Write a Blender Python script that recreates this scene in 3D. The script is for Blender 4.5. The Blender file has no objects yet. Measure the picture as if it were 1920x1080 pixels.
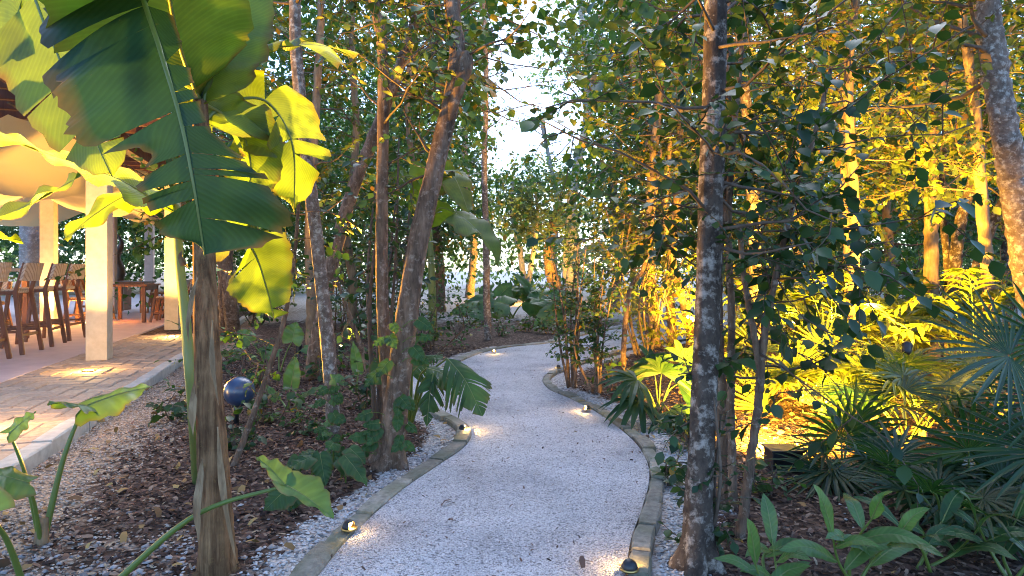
import bpy, math, random
import numpy as np
from mathutils import Vector, Matrix

# ------------------------------------------------------------------ camera, sky, sun, exposure
S = bpy.context.scene
COL = S.collection
CAM_H, FOC, HOR = 1.15, 1200.0, 505.0          # eye height (m), focal length (px of 1920), horizon row
cam_d = bpy.data.cameras.new('camera')
cam_d.sensor_width = 36.0
cam_d.lens = FOC / 1920 * 36
cam_d.shift_y = -(540 - HOR) / 1920
cam_d.clip_start = 0.05
cam_d.clip_end = 1500
cam = bpy.data.objects.new('camera', cam_d)
cam.location = (0, 0, CAM_H)
cam.rotation_euler = (math.radians(90), 0, 0)
COL.objects.link(cam)
S.camera = cam

SUN_EL, SUN_ROT = math.radians(46), math.radians(12)
W = bpy.data.worlds.new('World')
S.world = W
W.use_nodes = True
wn = W.node_tree
bg = wn.nodes['Background']
sky = wn.nodes.new('ShaderNodeTexSky')
sky.sky_type = 'NISHITA'
sky.sun_disc = False
sky.sun_elevation = SUN_EL
sky.sun_rotation = SUN_ROT
sky.air_density = 1.0
sky.dust_density = 1.0
sky.ozone_density = 7.0
wn.links.new(sky.outputs[0], bg.inputs[0])
bg.inputs[1].default_value = 0.15

sun_d = bpy.data.lights.new('sun', 'SUN')
sun_d.energy = 0.5
sun_d.angle = math.radians(50)
sun_d.color = (1.0, 0.96, 0.92)
sun = bpy.data.objects.new('sun', sun_d)
sv = Vector((math.sin(SUN_ROT) * math.cos(SUN_EL), math.cos(SUN_ROT) * math.cos(SUN_EL), math.sin(SUN_EL)))
sun.rotation_euler = sv.to_track_quat('Z', 'Y').to_euler()
sun.location = (0, 0, 30)
COL.objects.link(sun)

S.view_settings.view_transform = 'Standard'
S.view_settings.look = 'None'
S.view_settings.exposure = 2.08
S.view_settings.gamma = 1.0
S.view_settings.use_curve_mapping = False
S.render.engine = 'CYCLES'
S.cycles.use_denoising = True
S.cycles.pixel_filter_type = 'BLACKMAN_HARRIS'
S.cycles.filter_width = 1.05
S.cycles.max_bounces = 6
S.cycles.diffuse_bounces = 3
S.cycles.glossy_bounces = 2
S.cycles.transmission_bounces = 4
S.cycles.sample_clamp_indirect = 4.0
LAMP = 1.75
WARM = (1.0, 0.49, 0.035)
WARM2 = (1.0, 0.62, 0.20)

# ------------------------------------------------------------------ helpers
def P(x, y, d):
    """photo pixel at distance d -> point in the garden"""
    return np.array([(x - 960) * d / FOC, d, CAM_H - (y - HOR) * d / FOC])

def G(x, y, z=0.0):
    """photo pixel on the ground -> point in the garden"""
    d = FOC * (CAM_H - z) / (y - HOR)
    return np.array([(x - 960) * d / FOC, d, z])

def nrm(v):
    v = np.asarray(v, float)
    l = np.linalg.norm(v, axis=-1, keepdims=True)
    return v / np.maximum(l, 1e-9)

def spline(pts, n):
    pts = np.asarray(pts, float)
    if len(pts) == 2:
        t = np.linspace(0, 1, n)[:, None]
        return pts[0] * (1 - t) + pts[1] * t
    p = np.vstack([2 * pts[0] - pts[1], pts, 2 * pts[-1] - pts[-2]])
    k = len(pts) - 1
    u = np.linspace(0, k - 1e-6, n)
    i = u.astype(int)
    f = (u - i)[:, None]
    a, b, c, d = p[i], p[i + 1], p[i + 2], p[i + 3]
    return 0.5 * (2 * b + (c - a) * f + (2 * a - 5 * b + 4 * c - d) * f ** 2 + (3 * b - a - 3 * c + d) * f ** 3)

class MB:
    """collects faces, then links them as ONE mesh object"""
    def __init__(s):
        s.v, s.f, s.uv, s.n = [], [], [], 0
    def add(s, v, faces, uv=None):
        v = np.asarray(v, np.float64).reshape(-1, 3)
        faces = np.asarray(faces, np.int64)
        s.v.append(v)
        s.uv.append(np.zeros((len(v), 2)) if uv is None else np.asarray(uv, float))
        s.f.append(faces + s.n)
        s.n += len(v)
    def more(s, faces, base):
        s.f.append(np.asarray(faces, np.int64) + base)
    def box(s, lo, hi, M=None):
        x0, y0, z0 = lo; x1, y1, z1 = hi
        v = np.array([(x0,y0,z0),(x1,y0,z0),(x1,y1,z0),(x0,y1,z0),(x0,y0,z1),(x1,y0,z1),(x1,y1,z1),(x0,y1,z1)], float)
        if M is not None:
            v = v @ np.array(M)[:3, :3].T + np.array(M)[:3, 3]
        s.add(v, [(0,3,2,1),(4,5,6,7),(0,1,5,4),(1,2,6,5),(2,3,7,6),(3,0,4,7)])
    def bbox(s, lo, hi, b=0.006, M=None):
        """box with chamfered top and side edges"""
        x0, y0, z0 = lo; x1, y1, z1 = hi
        def ring(z, i):
            return [(x0+i+b,y0+i,z),(x1-i-b,y0+i,z),(x1-i,y0+i+b,z),(x1-i,y1-i-b,z),(x1-i-b,y1-i,z),(x0+i+b,y1-i,z),(x0+i,y1-i-b,z),(x0+i,y0+i+b,z)]
        R = [ring(z0, b), ring(z0 + b, 0), ring(z1 - b, 0), ring(z1, b)]
        v = np.array(sum(R, []), float)
        if M is not None:
            v = v @ np.array(M)[:3, :3].T + np.array(M)[:3, 3]
        f = [(r*8+k, r*8+(k+1)%8, r*8+8+(k+1)%8, r*8+8+k) for r in range(3) for k in range(8)]
        s.add(v, f)
        base = s.n - len(v)
        s.more([tuple(range(24, 32))], base)
        s.more([tuple(range(7, -1, -1))], base)
    def beam(s, a, b, w, h, up=(0, 0, 1), ch=0.004):
        a = np.asarray(a, float); b = np.asarray(b, float)
        L = np.linalg.norm(b - a)
        t = nrm(b - a)
        sd = np.cross(t, up)
        if np.linalg.norm(sd) < 1e-4: sd = np.array([1.0, 0, 0])
        sd = nrm(sd); u = np.cross(sd, t)
        M = np.eye(4); M[:3, 0] = sd; M[:3, 1] = t; M[:3, 2] = u; M[:3, 3] = a
        s.bbox((-w/2, 0, -h/2), (w/2, L, h/2), ch, M)
    def tube(s, pts, rad, k=8, rough=0.0, rng=None, cap=True, lobes=None):
        pts = np.asarray(pts, float)
        n = len(pts)
        rad = np.broadcast_to(np.asarray(rad, float), (n,)) if np.ndim(rad) == 0 or len(np.atleast_1d(rad)) == n else np.interp(np.linspace(0,1,n), np.linspace(0,1,len(rad)), rad)
        t = np.gradient(pts, axis=0); t = nrm(t)
        ref = np.array([0.13, 0.98, 0.1]) if abs(t[0][2]) > 0.6 else np.array([0.05, 0.02, 1.0])
        sd = nrm(np.cross(t, ref)); u = np.cross(sd, t)
        a = np.linspace(0, 2*np.pi, k, endpoint=False)
        r = rad[:, None] * np.ones((1, k))
        if rough and rng is not None:
            r = r * (1 + rough * rng.standard_normal((n, k)) + rough * 0.8 * rng.standard_normal((1, k)))
        if lobes is not None:
            r = r * lobes
        v = pts[:, None] + r[..., None] * (np.cos(a)[None, :, None] * sd[:, None] + np.sin(a)[None, :, None] * u[:, None])
        i = np.arange(n - 1)[:, None] * k; j = np.arange(k)[None]; j2 = (j + 1) % k
        f = np.stack([i + j, i + j2, i + k + j2, i + k + j], -1).reshape(-1, 4)
        s.add(v.reshape(-1, 3), f)
        if cap:
            base = s.n - n * k
            s.more([tuple(range(k - 1, -1, -1))], base)
            s.more([tuple(range((n - 1) * k, n * k))], base)
    def lathe(s, prof, c=(0, 0, 0), k=20, M=None):
        prof = np.asarray(prof, float); n = len(prof)
        a = np.linspace(0, 2*np.pi, k, endpoint=False)
        v = np.zeros((n, k, 3))
        v[..., 0] = prof[:, 0:1] * np.cos(a); v[..., 1] = prof[:, 0:1] * np.sin(a); v[..., 2] = prof[:, 1:2]
        v = v.reshape(-1, 3)
        if M is not None:
            v = v @ np.array(M)[:3, :3].T + np.array(M)[:3, 3]
        v = v + np.asarray(c, float)
        i = np.arange(n - 1)[:, None] * k; j = np.arange(k)[None]; j2 = (j + 1) % k
        s.add(v, np.stack([i + j, i + j2, i + k + j2, i + k + j], -1).reshape(-1, 4))
    def mesh(s, name, mat, off=(0, 0, 0), smooth=True, use_uv=False):
        v = np.vstack(s.v) - np.asarray(off, float)
        tot = np.concatenate([np.full(len(f), f.shape[1]) for f in s.f])
        idx = np.concatenate([f.ravel() for f in s.f])
        me = bpy.data.meshes.new(name)
        me.vertices.add(len(v)); me.vertices.foreach_set('co', v.astype(np.float32).ravel())
        me.loops.add(len(idx)); me.loops.foreach_set('vertex_index', idx.astype(np.int32))
        me.polygons.add(len(tot))
        me.polygons.foreach_set('loop_start', np.concatenate([[0], np.cumsum(tot)[:-1]]).astype(np.int32))
        me.polygons.foreach_set('use_smooth', np.full(len(tot), smooth))
        if use_uv:
            uv = np.vstack(s.uv)
            l = me.uv_layers.new(name='UVMap')
            l.data.foreach_set('uv', uv[idx].astype(np.float32).ravel())
        me.update(calc_edges=True)
        if mat is not None: me.materials.append(mat)
        return me
    def build(s, name, mat, parent=None, smooth=True, use_uv=False, kind=None):
        off = root_loc(parent)
        o = bpy.data.objects.new(name, s.mesh(name, mat, off, smooth, use_uv))
        COL.objects.link(o)
        if parent is not None: o.parent = parent
        if kind: o['kind'] = kind
        return o

def root_loc(o):
    if o is None: return np.zeros(3)
    while o.parent is not None: o = o.parent
    return np.array(o.location)

def thing(name, label, cat, loc, group=None, rz=0.0):
    o = bpy.data.objects.new(name, None)
    o.empty_display_size = 0.1
    o.location = tuple(float(c) for c in loc)
    o.rotation_euler = (0, 0, rz)
    COL.objects.link(o)
    o['label'] = label; o['category'] = cat
    if group: o['group'] = group
    return o

def struct(o, kind='structure'):
    o['kind'] = kind
    return o

def copy_tree(o, parent=None):
    c = o.copy(); COL.objects.link(c)
    c.parent = parent
    for ch in list(o.children): copy_tree(ch, c)
    return c

# ------------------------------------------------------------------ materials
def newmat(name):
    m = bpy.data.materials.new(name); m.use_nodes = True
    n = m.node_tree.nodes; l = m.node_tree.links
    return m, n, l, n['Principled BSDF'], n['Material Output']

def N(n, t, **kw):
    x = n.new(t)
    for k, v in kw.items():
        if k.startswith('in_'): x.inputs[k[3:].replace('_', ' ')].default_value = v
        else: setattr(x, k, v)
    return x

def ramp(n, l, fac, stops):
    r = n.new('ShaderNodeValToRGB')
    e = r.color_ramp.elements
    while len(e) < len(stops): e.new(0.5)
    for k, (p, c) in enumerate(stops):
        e[k].position = p; e[k].color = (*c, 1)
    l.new(fac, r.inputs[0])
    return r.outputs[0]

def mixc(n, l, fac, a, b, mode='MIX'):
    m = n.new('ShaderNodeMix'); m.data_type = 'RGBA'; m.blend_type = mode
    for sck, v in ((m.inputs[0], fac), (m.inputs[6], a), (m.inputs[7], b)):
        if hasattr(v, 'is_output'): l.new(v, sck)
        elif isinstance(v, (int, float)): sck.default_value = v
        else: sck.default_value = (*v, 1)
    return m.outputs[2]

def bump(n, l, h, dist, strength=1.0):
    b = n.new('ShaderNodeBump'); b.inputs['Distance'].default_value = dist; b.inputs['Strength'].default_value = strength
    l.new(h, b.inputs['Height'])
    return b.outputs[0]

def leaf_mat(name, c1, c2, tr=0.35, rough=0.4, spec=0.5, odd=None, uv=False, vein=60.0):
    m, n, l, p, out = newmat(name)
    geo = N(n, 'ShaderNodeNewGeometry')
    stops = [(0.0, c1), (0.85, c2)]
    if odd: stops = [(0.0, c1), (0.8, c2), (0.93, c2), (0.95, odd)]
    col = ramp(n, l, geo.outputs['Random Per Island'], stops)
    tc = N(n, 'ShaderNodeTexCoord')
    if uv:
        sx = N(n, 'ShaderNodeSeparateXYZ'); l.new(tc.outputs['UV'], sx.inputs[0])
        ab = N(n, 'ShaderNodeMath', operation='ABSOLUTE'); l.new(sx.outputs[1], ab.inputs[0])
        ad = N(n, 'ShaderNodeMath', operation='MULTIPLY_ADD'); l.new(sx.outputs[0], ad.inputs[0]); ad.inputs[1].default_value = vein
        m2 = N(n, 'ShaderNodeMath', operation='MULTIPLY'); l.new(ab.outputs[0], m2.inputs[0]); m2.inputs[1].default_value = -vein * 0.10
        l.new(m2.outputs[0], ad.inputs[2])
        nz = N(n, 'ShaderNodeTexNoise', in_Scale=3.0, in_Detail=3.0); l.new(tc.outputs['Object'], nz.inputs['Vector'])
        si = N(n, 'ShaderNodeMath', operation='SINE')
        a2 = N(n, 'ShaderNodeMath', operation='MULTIPLY_ADD'); l.new(nz.outputs[0], a2.inputs[0]); a2.inputs[1].default_value = 5.0
        l.new(ad.outputs[0], a2.inputs[2]); l.new(a2.outputs[0], si.inputs[0])
        l.new(bump(n, l, si.outputs[0], 0.0012, 0.25), p.inputs['Normal'])
        nz2 = N(n, 'ShaderNodeTexNoise', in_Scale=7.0, in_Detail=5.0); l.new(tc.outputs['Object'], nz2.inputs['Vector'])
        f = ramp(n, l, nz2.outputs[0], [(0.3, (0, 0, 0)), (0.75, (1, 1, 1))])
        col = mixc(n, l, f, col, tuple(min(1, c * 1.7) for c in c2))
        f2 = ramp(n, l, si.outputs[0], [(0.0, (0.92,)*3), (1.0, (1.05,)*3)])
        col = mixc(n, l, 1.0, col, f2, 'MULTIPLY')
        ed = ramp(n, l, ab.outputs[0], [(0.80, (0, 0, 0)), (1.0, (1.3,)*3)])
        ed2 = N(n, 'ShaderNodeMath', operation='MULTIPLY'); l.new(ed, ed2.inputs[0]); l.new(f, ed2.inputs[1])
        col = mixc(n, l, ed2.outputs[0], col, (0.12, 0.07, 0.028))
        nz3 = N(n, 'ShaderNodeTexNoise', in_Scale=26.0, in_Detail=6.0, in_Roughness=0.75); l.new(tc.outputs['Object'], nz3.inputs['Vector'])
        col = mixc(n, l, ramp(n, l, nz3.outputs[0], [(0.66, (0, 0, 0)), (0.74, (0.75,)*3)]), col, (0.15, 0.10, 0.03))
        l.new(ramp(n, l, nz2.outputs[0], [(0.3, (rough - .06,)*3), (0.7, (rough + .16,)*3)]), p.inputs['Roughness'])
    l.new(col, p.inputs['Base Color'])
    if not uv: p.inputs['Roughness'].default_value = rough
    p.inputs['Specular IOR Level'].default_value = spec
    t = N(n, 'ShaderNodeBsdfTranslucent')
    l.new(mixc(n, l, 1.0, col, (1.6, 2.0, 0.55), 'MULTIPLY'), t.inputs[0])
    mx = N(n, 'ShaderNodeMixShader'); mx.inputs[0].default_value = tr
    l.new(p.outputs[0], mx.inputs[1]); l.new(t.outputs[0], mx.inputs[2])
    l.new(mx.outputs[0], out.inputs[0])
    return m

def bark_mat(name, c1, c2, lichen=None, lich=0.62, scale=9.0, stretch=0.22, rough=0.9, dist=0.012, ringed=False):
    m, n, l, p, out = newmat(name)
    tc = N(n, 'ShaderNodeTexCoord')
    mp = N(n, 'ShaderNodeMapping'); l.new(tc.outputs['Object'], mp.inputs[0])
    mp.inputs['Scale'].default_value = (1, 1, stretch)
    a = N(n, 'ShaderNodeTexNoise', in_Scale=scale * 3, in_Detail=8.0, in_Roughness=0.7); l.new(mp.outputs[0], a.inputs['Vector'])
    col = ramp(n, l, a.outputs[0], [(0.32, c1), (0.68, c2)])
    w = N(n, 'ShaderNodeTexNoise', in_Scale=scale * 0.6, in_Detail=4.0); l.new(tc.outputs['Object'], w.inputs['Vector'])
    col = mixc(n, l, ramp(n, l, w.outputs[0], [(0.35, (0, 0, 0)), (0.7, (0.6,)*3)]), col, tuple(c * 0.45 for c in c1))
    if lichen:
        b = N(n, 'ShaderNodeTexNoise', in_Scale=scale * 2.6, in_Detail=8.0, in_Roughness=0.7); l.new(tc.outputs['Object'], b.inputs['Vector'])
        col = mixc(n, l, ramp(n, l, b.outputs[0], [(lich - 0.08, (0, 0, 0)), (lich + 0.06, (0.8,)*3)]), col, lichen)
    l.new(col, p.inputs['Base Color'])
    p.inputs['Roughness'].default_value = rough
    p.inputs['Specular IOR Level'].default_value = 0.2
    l.new(bump(n, l, a.outputs[0], dist, 0.9), p.inputs['Normal'])
    return m

def plain_mat(name, c1, c2, rough=0.7, scale=6.0, dist=0.003, metal=0.0, detail=6.0, spec=0.4, stretch=(1, 1, 1)):
    m, n, l, p, out = newmat(name)
    tc = N(n, 'ShaderNodeTexCoord')
    mp = N(n, 'ShaderNodeMapping'); l.new(tc.outputs['Object'], mp.inputs[0]); mp.inputs['Scale'].default_value = stretch
    a = N(n, 'ShaderNodeTexNoise', in_Scale=scale, in_Detail=detail, in_Roughness=0.65); l.new(mp.outputs[0], a.inputs['Vector'])
    oi = N(n, 'ShaderNodeObjectInfo')
    col = ramp(n, l, a.outputs[0], [(0.3, c1), (0.7, c2)])
    hv = ramp(n, l, oi.outputs['Random'], [(0, (0.82,)*3), (1, (1.12, 1.1, 1.06))])
    col = mixc(n, l, 1.0, col, hv, 'MULTIPLY')
    l.new(col, p.inputs['Base Color'])
    p.inputs['Roughness'].default_value = rough
    p.inputs['Metallic'].default_value = metal
    p.inputs['Specular IOR Level'].default_value = spec
    if dist: l.new(bump(n, l, a.outputs[0], dist, 0.7), p.inputs['Normal'])
    return m

def emit_mat(name, c, s):
    m, n, l, p, out = newmat(name)
    p.inputs['Base Color'].default_value = (*c, 1)
    p.inputs['Emission Color'].default_value = (*c, 1)
    p.inputs['Emission Strength'].default_value = s
    return m

M = {}
M['leaf_deep'] = leaf_mat('deep green leaf', (0.012, 0.034, 0.012), (0.036, 0.078, 0.024), 0.25, 0.40, 0.40)
M['leaf_mid'] = leaf_mat('mid green leaf', (0.020, 0.058, 0.018), (0.058, 0.115, 0.034), 0.36, 0.42, 0.45, odd=(0.24, 0.14, 0.02))
M['leaf_pale'] = leaf_mat('pale green leaf', (0.055, 0.10, 0.045), (0.11, 0.16, 0.07), 0.42, 0.5, 0.4)
M['leaf_olive'] = leaf_mat('olive leaf', (0.034, 0.060, 0.016), (0.095, 0.115, 0.026), 0.40, 0.45, 0.4, odd=(0.26, 0.12, 0.02))
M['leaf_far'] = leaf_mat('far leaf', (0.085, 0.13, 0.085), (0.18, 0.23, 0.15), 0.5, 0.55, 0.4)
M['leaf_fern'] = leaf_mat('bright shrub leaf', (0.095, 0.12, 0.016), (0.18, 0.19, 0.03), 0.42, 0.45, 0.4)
M['banana'] = leaf_mat('banana leaf', (0.075, 0.110, 0.018), (0.095, 0.125, 0.022), 0.45, 0.42, 0.4, uv=True, vein=420)
M['banana_shaded'] = leaf_mat('shaded banana leaf', (0.010, 0.030, 0.018), (0.014, 0.040, 0.018), 0.14, 0.46, 0.22, uv=True, vein=420)  # banana leaf again, with the shade under the canopy put into a darker colour
M['alocasia'] = leaf_mat('alocasia leaf', (0.045, 0.105, 0.035), (0.07, 0.13, 0.04), 0.35, 0.36, 0.5, uv=True, vein=45)
M['broad_dark'] = leaf_mat('dark broad leaf', (0.018, 0.050, 0.016), (0.036, 0.080, 0.022), 0.25, 0.38, 0.32, uv=True, vein=60)
M['ginger'] = leaf_mat('ginger leaf', (0.050, 0.115, 0.035), (0.085, 0.15, 0.04), 0.35, 0.34, 0.55, uv=True, vein=70)
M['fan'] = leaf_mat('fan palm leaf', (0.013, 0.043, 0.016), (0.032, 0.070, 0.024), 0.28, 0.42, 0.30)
M['fan_lit'] = leaf_mat('lit fan palm leaf', (0.080, 0.11, 0.022), (0.14, 0.155, 0.03), 0.38, 0.4, 0.5)  # lit copy of the fan leaf, yellow lamp light put into its colour
M['dry'] = plain_mat('dry leaf sheath', (0.16, 0.09, 0.045), (0.40, 0.27, 0.15), 0.85, 30, 0.004, stretch=(1, 1, 0.1))
M['midrib'] = leaf_mat('leaf stalk', (0.13, 0.17, 0.045), (0.19, 0.23, 0.07), 0.15, 0.4, 0.5)
M['stalk'] = leaf_mat('green stalk', (0.09, 0.15, 0.03), (0.15, 0.20, 0.04), 0.15, 0.4, 0.5)
M['bark_brown'] = bark_mat('furrowed brown bark', (0.070, 0.044, 0.030), (0.34, 0.225, 0.155), (0.44, 0.35, 0.28), 0.62)
M['bark_spot'] = bark_mat('spotted grey bark', (0.12, 0.085, 0.065), (0.30, 0.23, 0.19), (0.55, 0.50, 0.44), 0.58, scale=11, stretch=0.8)
M['bark_dark'] = bark_mat('dark mottled bark', (0.036, 0.026, 0.021), (0.15, 0.110, 0.085), (0.46, 0.39, 0.33), 0.58, scale=7, stretch=0.6)
M['bark_pale'] = bark_mat('pale grey bark', (0.28, 0.26, 0.25), (0.52, 0.50, 0.48), (0.6, 0.6, 0.58), 0.6, scale=5, stretch=0.6)
M['bark_tan'] = bark_mat('tan bark', (0.17, 0.11, 0.07), (0.36, 0.26, 0.16), None, scale=9)
M['twig'] = plain_mat('twig', (0.07, 0.048, 0.036), (0.16, 0.115, 0.085), 0.9, 20, 0.002)
M['banana_trunk'] = bark_mat('fibrous banana stem', (0.075, 0.030, 0.014), (0.52, 0.30, 0.15), (0.36, 0.23, 0.08), 0.66, scale=16, stretch=0.045, dist=0.03)
M['wood'] = plain_mat('oiled wood', (0.11, 0.042, 0.022), (0.23, 0.095, 0.045), 0.5, 18, 0.002, stretch=(1, 1, 0.15))
M['plaster'] = plain_mat('cream plaster', (0.54, 0.43, 0.30), (0.68, 0.56, 0.41), 0.85, 9, 0.002)
M['plaster_pink'] = plain_mat('pinkish plaster', (0.50, 0.38, 0.33), (0.62, 0.49, 0.43), 0.85, 9, 0.002)
M['black'] = plain_mat('black metal', (0.012, 0.012, 0.014), (0.03, 0.03, 0.035), 0.35, 30, 0.0005, spec=0.5)
M['blue_globe'] = plain_mat('sky tinted globe', (0.012, 0.028, 0.075), (0.035, 0.08, 0.17), 0.28, 5, 0.0, spec=0.8)  # dark gloss; the blue of the mirrored sky is put into the colour
M['brass'] = plain_mat('brass', (0.45, 0.30, 0.10), (0.6, 0.42, 0.16), 0.3, 20, 0.0, metal=1.0)
M['concrete'] = plain_mat('smooth concrete', (0.50, 0.40, 0.385), (0.64, 0.52, 0.50), 0.75, 2.5, 0.002)
M['paver'] = plain_mat('tan paver', (0.36, 0.25, 0.17), (0.55, 0.42, 0.31), 0.85, 22, 0.004)
M['kerb_white'] = plain_mat('pale kerb stone', (0.42, 0.385, 0.33), (0.62, 0.58, 0.51), 0.85, 14, 0.004)
M['sail'] = None
M['table_white'] = plain_mat('white table', (0.62, 0.58, 0.56), (0.72, 0.68, 0.66), 0.5, 8, 0.0)
M['lamp'] = emit_mat('lamp glass', (1.0, 0.66, 0.22), 28.0)
M['lamp_soft'] = emit_mat('soft lamp glass', (1.0, 0.70, 0.28), 9.0)
M['horn'] = plain_mat('dark carved wood', (0.035, 0.02, 0.014), (0.09, 0.05, 0.03), 0.45, 14, 0.003)

def kerb_mat():
    m, n, l, p, out = newmat('mossy kerb stone')
    tc = N(n, 'ShaderNodeTexCoord')
    a = N(n, 'ShaderNodeTexNoise', in_Scale=30.0, in_Detail=8.0, in_Roughness=0.7); l.new(tc.outputs['Object'], a.inputs['Vector'])
    b = N(n, 'ShaderNodeTexNoise', in_Scale=5.0, in_Detail=5.0); l.new(tc.outputs['Object'], b.inputs['Vector'])
    oi = N(n, 'ShaderNodeObjectInfo')
    c = ramp(n, l, a.outputs[0], [(0.3, (0.155, 0.135, 0.105)), (0.7, (0.40, 0.365, 0.30))])
    c = mixc(n, l, ramp(n, l, b.outputs[0], [(0.42, (0, 0, 0)), (0.68, (0.7,)*3)]), c, (0.13, 0.135, 0.065))
    c = mixc(n, l, 1.0, c, ramp(n, l, oi.outputs['Random'], [(0, (0.72,)*3), (1, (1.15,)*3)]), 'MULTIPLY')
    l.new(c, p.inputs['Base Color']); p.inputs['Roughness'].default_value = 0.9
    l.new(bump(n, l, a.outputs[0], 0.008, 0.8), p.inputs['Normal'])
    return m
M['kerb'] = kerb_mat()

def path_mat():
    m, n, l, p, out = newmat('exposed pebble paving')
    tc = N(n, 'ShaderNodeTexCoord')
    v = N(n, 'ShaderNodeTexVoronoi', in_Scale=150.0); l.new(tc.outputs['Object'], v.inputs['Vector'])
    sx = N(n, 'ShaderNodeSeparateColor'); l.new(v.outputs['Color'], sx.inputs[0])
    c = ramp(n, l, sx.outputs[0], [(0.0, (0.14, 0.135, 0.14)), (0.10, (0.40, 0.385, 0.385)), (0.3, (0.68, 0.66, 0.655)), (1.0, (0.84, 0.82, 0.81))])
    e = ramp(n, l, v.outputs['Distance'], [(0.45, (1, 1, 1)), (0.85, (0.40, 0.38, 0.38))])
    c = mixc(n, l, 1.0, c, e, 'MULTIPLY')
    b = N(n, 'ShaderNodeTexNoise', in_Scale=1.6, in_Detail=7.0, in_Roughness=0.65); l.new(tc.outputs['Object'], b.inputs['Vector'])
    c = mixc(n, l, 1.0, c, ramp(n, l, b.outputs[0], [(0.34, (0.50, 0.485, 0.50)), (0.48, (0.74, 0.72, 0.73)), (0.66, (0.90, 0.88, 0.89))]), 'MULTIPLY')
    l.new(c, p.inputs['Base Color']); p.inputs['Roughness'].default_value = 0.75
    iv = N(n, 'ShaderNodeMath', operation='SUBTRACT'); iv.inputs[0].default_value = 1.0; l.new(v.outputs['Distance'], iv.inputs[1])
    l.new(bump(n, l, iv.outputs[0], 0.006, 0.8), p.inputs['Normal'])
    return m
M['path'] = path_mat()

def soil_mat():
    m, n, l, p, out = newmat('bed soil, bark and gravel')
    tc = N(n, 'ShaderNodeTexCoord')
    at = N(n, 'ShaderNodeAttribute', attribute_name='gravel')
    v = N(n, 'ShaderNodeTexVoronoi', in_Scale=42.0); l.new(tc.outputs['Object'], v.inputs['Vector'])
    sv_ = N(n, 'ShaderNodeSeparateColor'); l.new(v.outputs['Color'], sv_.inputs[0])
    mul = ramp(n, l, sv_.outputs[0], [(0.0, (0.030, 0.018, 0.013)), (0.5, (0.085, 0.050, 0.034)), (0.85, (0.16, 0.10, 0.07)), (1.0, (0.26, 0.19, 0.14))])
    g = N(n, 'ShaderNodeTexVoronoi', in_Scale=85.0); l.new(tc.outputs['Object'], g.inputs['Vector'])
    sg = N(n, 'ShaderNodeSeparateColor'); l.new(g.outputs['Color'], sg.inputs[0])
    gr = ramp(n, l, sg.outputs[0], [(0.0, (0.22, 0.18, 0.15)), (0.4, (0.46, 0.41, 0.37)), (1.0, (0.68, 0.63, 0.59))])
    nz = N(n, 'ShaderNodeTexNoise', in_Scale=12.0, in_Detail=6.0); l.new(tc.outputs['Object'], nz.inputs['Vector'])
    ad = N(n, 'ShaderNodeMath', operation='ADD'); l.new(at.outputs['Fac'], ad.inputs[0])
    sb = N(n, 'ShaderNodeMath', operation='MULTIPLY_ADD'); l.new(nz.outputs[0], sb.inputs[0]); sb.inputs[1].default_value = 1.2; sb.inputs[2].default_value = -0.6
    l.new(sb.outputs[0], ad.inputs[1])
    f = ramp(n, l, ad.outputs[0], [(0.40, (0, 0, 0)), (0.60, (1, 1, 1))])
    at2 = N(n, 'ShaderNodeAttribute', attribute_name='sand')
    gr = mixc(n, l, at2.outputs['Fac'], gr, mixc(n, l, 1.0, gr, (0.78, 0.62, 0.46), 'MULTIPLY'))
    c = mixc(n, l, f, mul, gr)
    l.new(c, p.inputs['Base Color']); p.inputs['Roughness'].default_value = 0.95; p.inputs['Specular IOR Level'].default_value = 0.2
    l.new(bump(n, l, v.outputs['Distance'], 0.012, 0.9), p.inputs['Normal'])
    return m
M['soil'] = soil_mat()

def island_mat(name, stops, rough=0.85, tr=0.0):
    m, n, l, p, out = newmat(name)
    geo = N(n, 'ShaderNodeNewGeometry')
    l.new(ramp(n, l, geo.outputs['Random Per Island'], stops), p.inputs['Base Color'])
    p.inputs['Roughness'].default_value = rough; p.inputs['Specular IOR Level'].default_value = 0.3
    return m
M['chips'] = island_mat('bark chips', [(0.0, (0.022, 0.012, 0.010)), (0.4, (0.080, 0.043, 0.032)), (0.75, (0.17, 0.095, 0.066)), (0.92, (0.30, 0.20, 0.14)), (1.0, (0.42, 0.31, 0.20))])
M['pebbles'] = island_mat('white pebbles', [(0.0, (0.20, 0.17, 0.155)), (0.25, (0.48, 0.43, 0.40)), (1.0, (0.74, 0.69, 0.66))], 0.7)
M['sand_grit'] = island_mat('tan grit', [(0.0, (0.16, 0.115, 0.085)), (0.4, (0.40, 0.31, 0.24)), (1.0, (0.62, 0.51, 0.42))], 0.8)
M['stones'] = island_mat('grey stones', [(0.0, (0.13, 0.11, 0.105)), (0.5, (0.28, 0.25, 0.24)), (1.0, (0.46, 0.43, 0.42))], 0.7)
M['fallen'] = island_mat('fallen leaves', [(0.0, (0.10, 0.05, 0.025)), (0.5, (0.24, 0.13, 0.05)), (1.0, (0.40, 0.27, 0.10))], 0.8)

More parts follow.
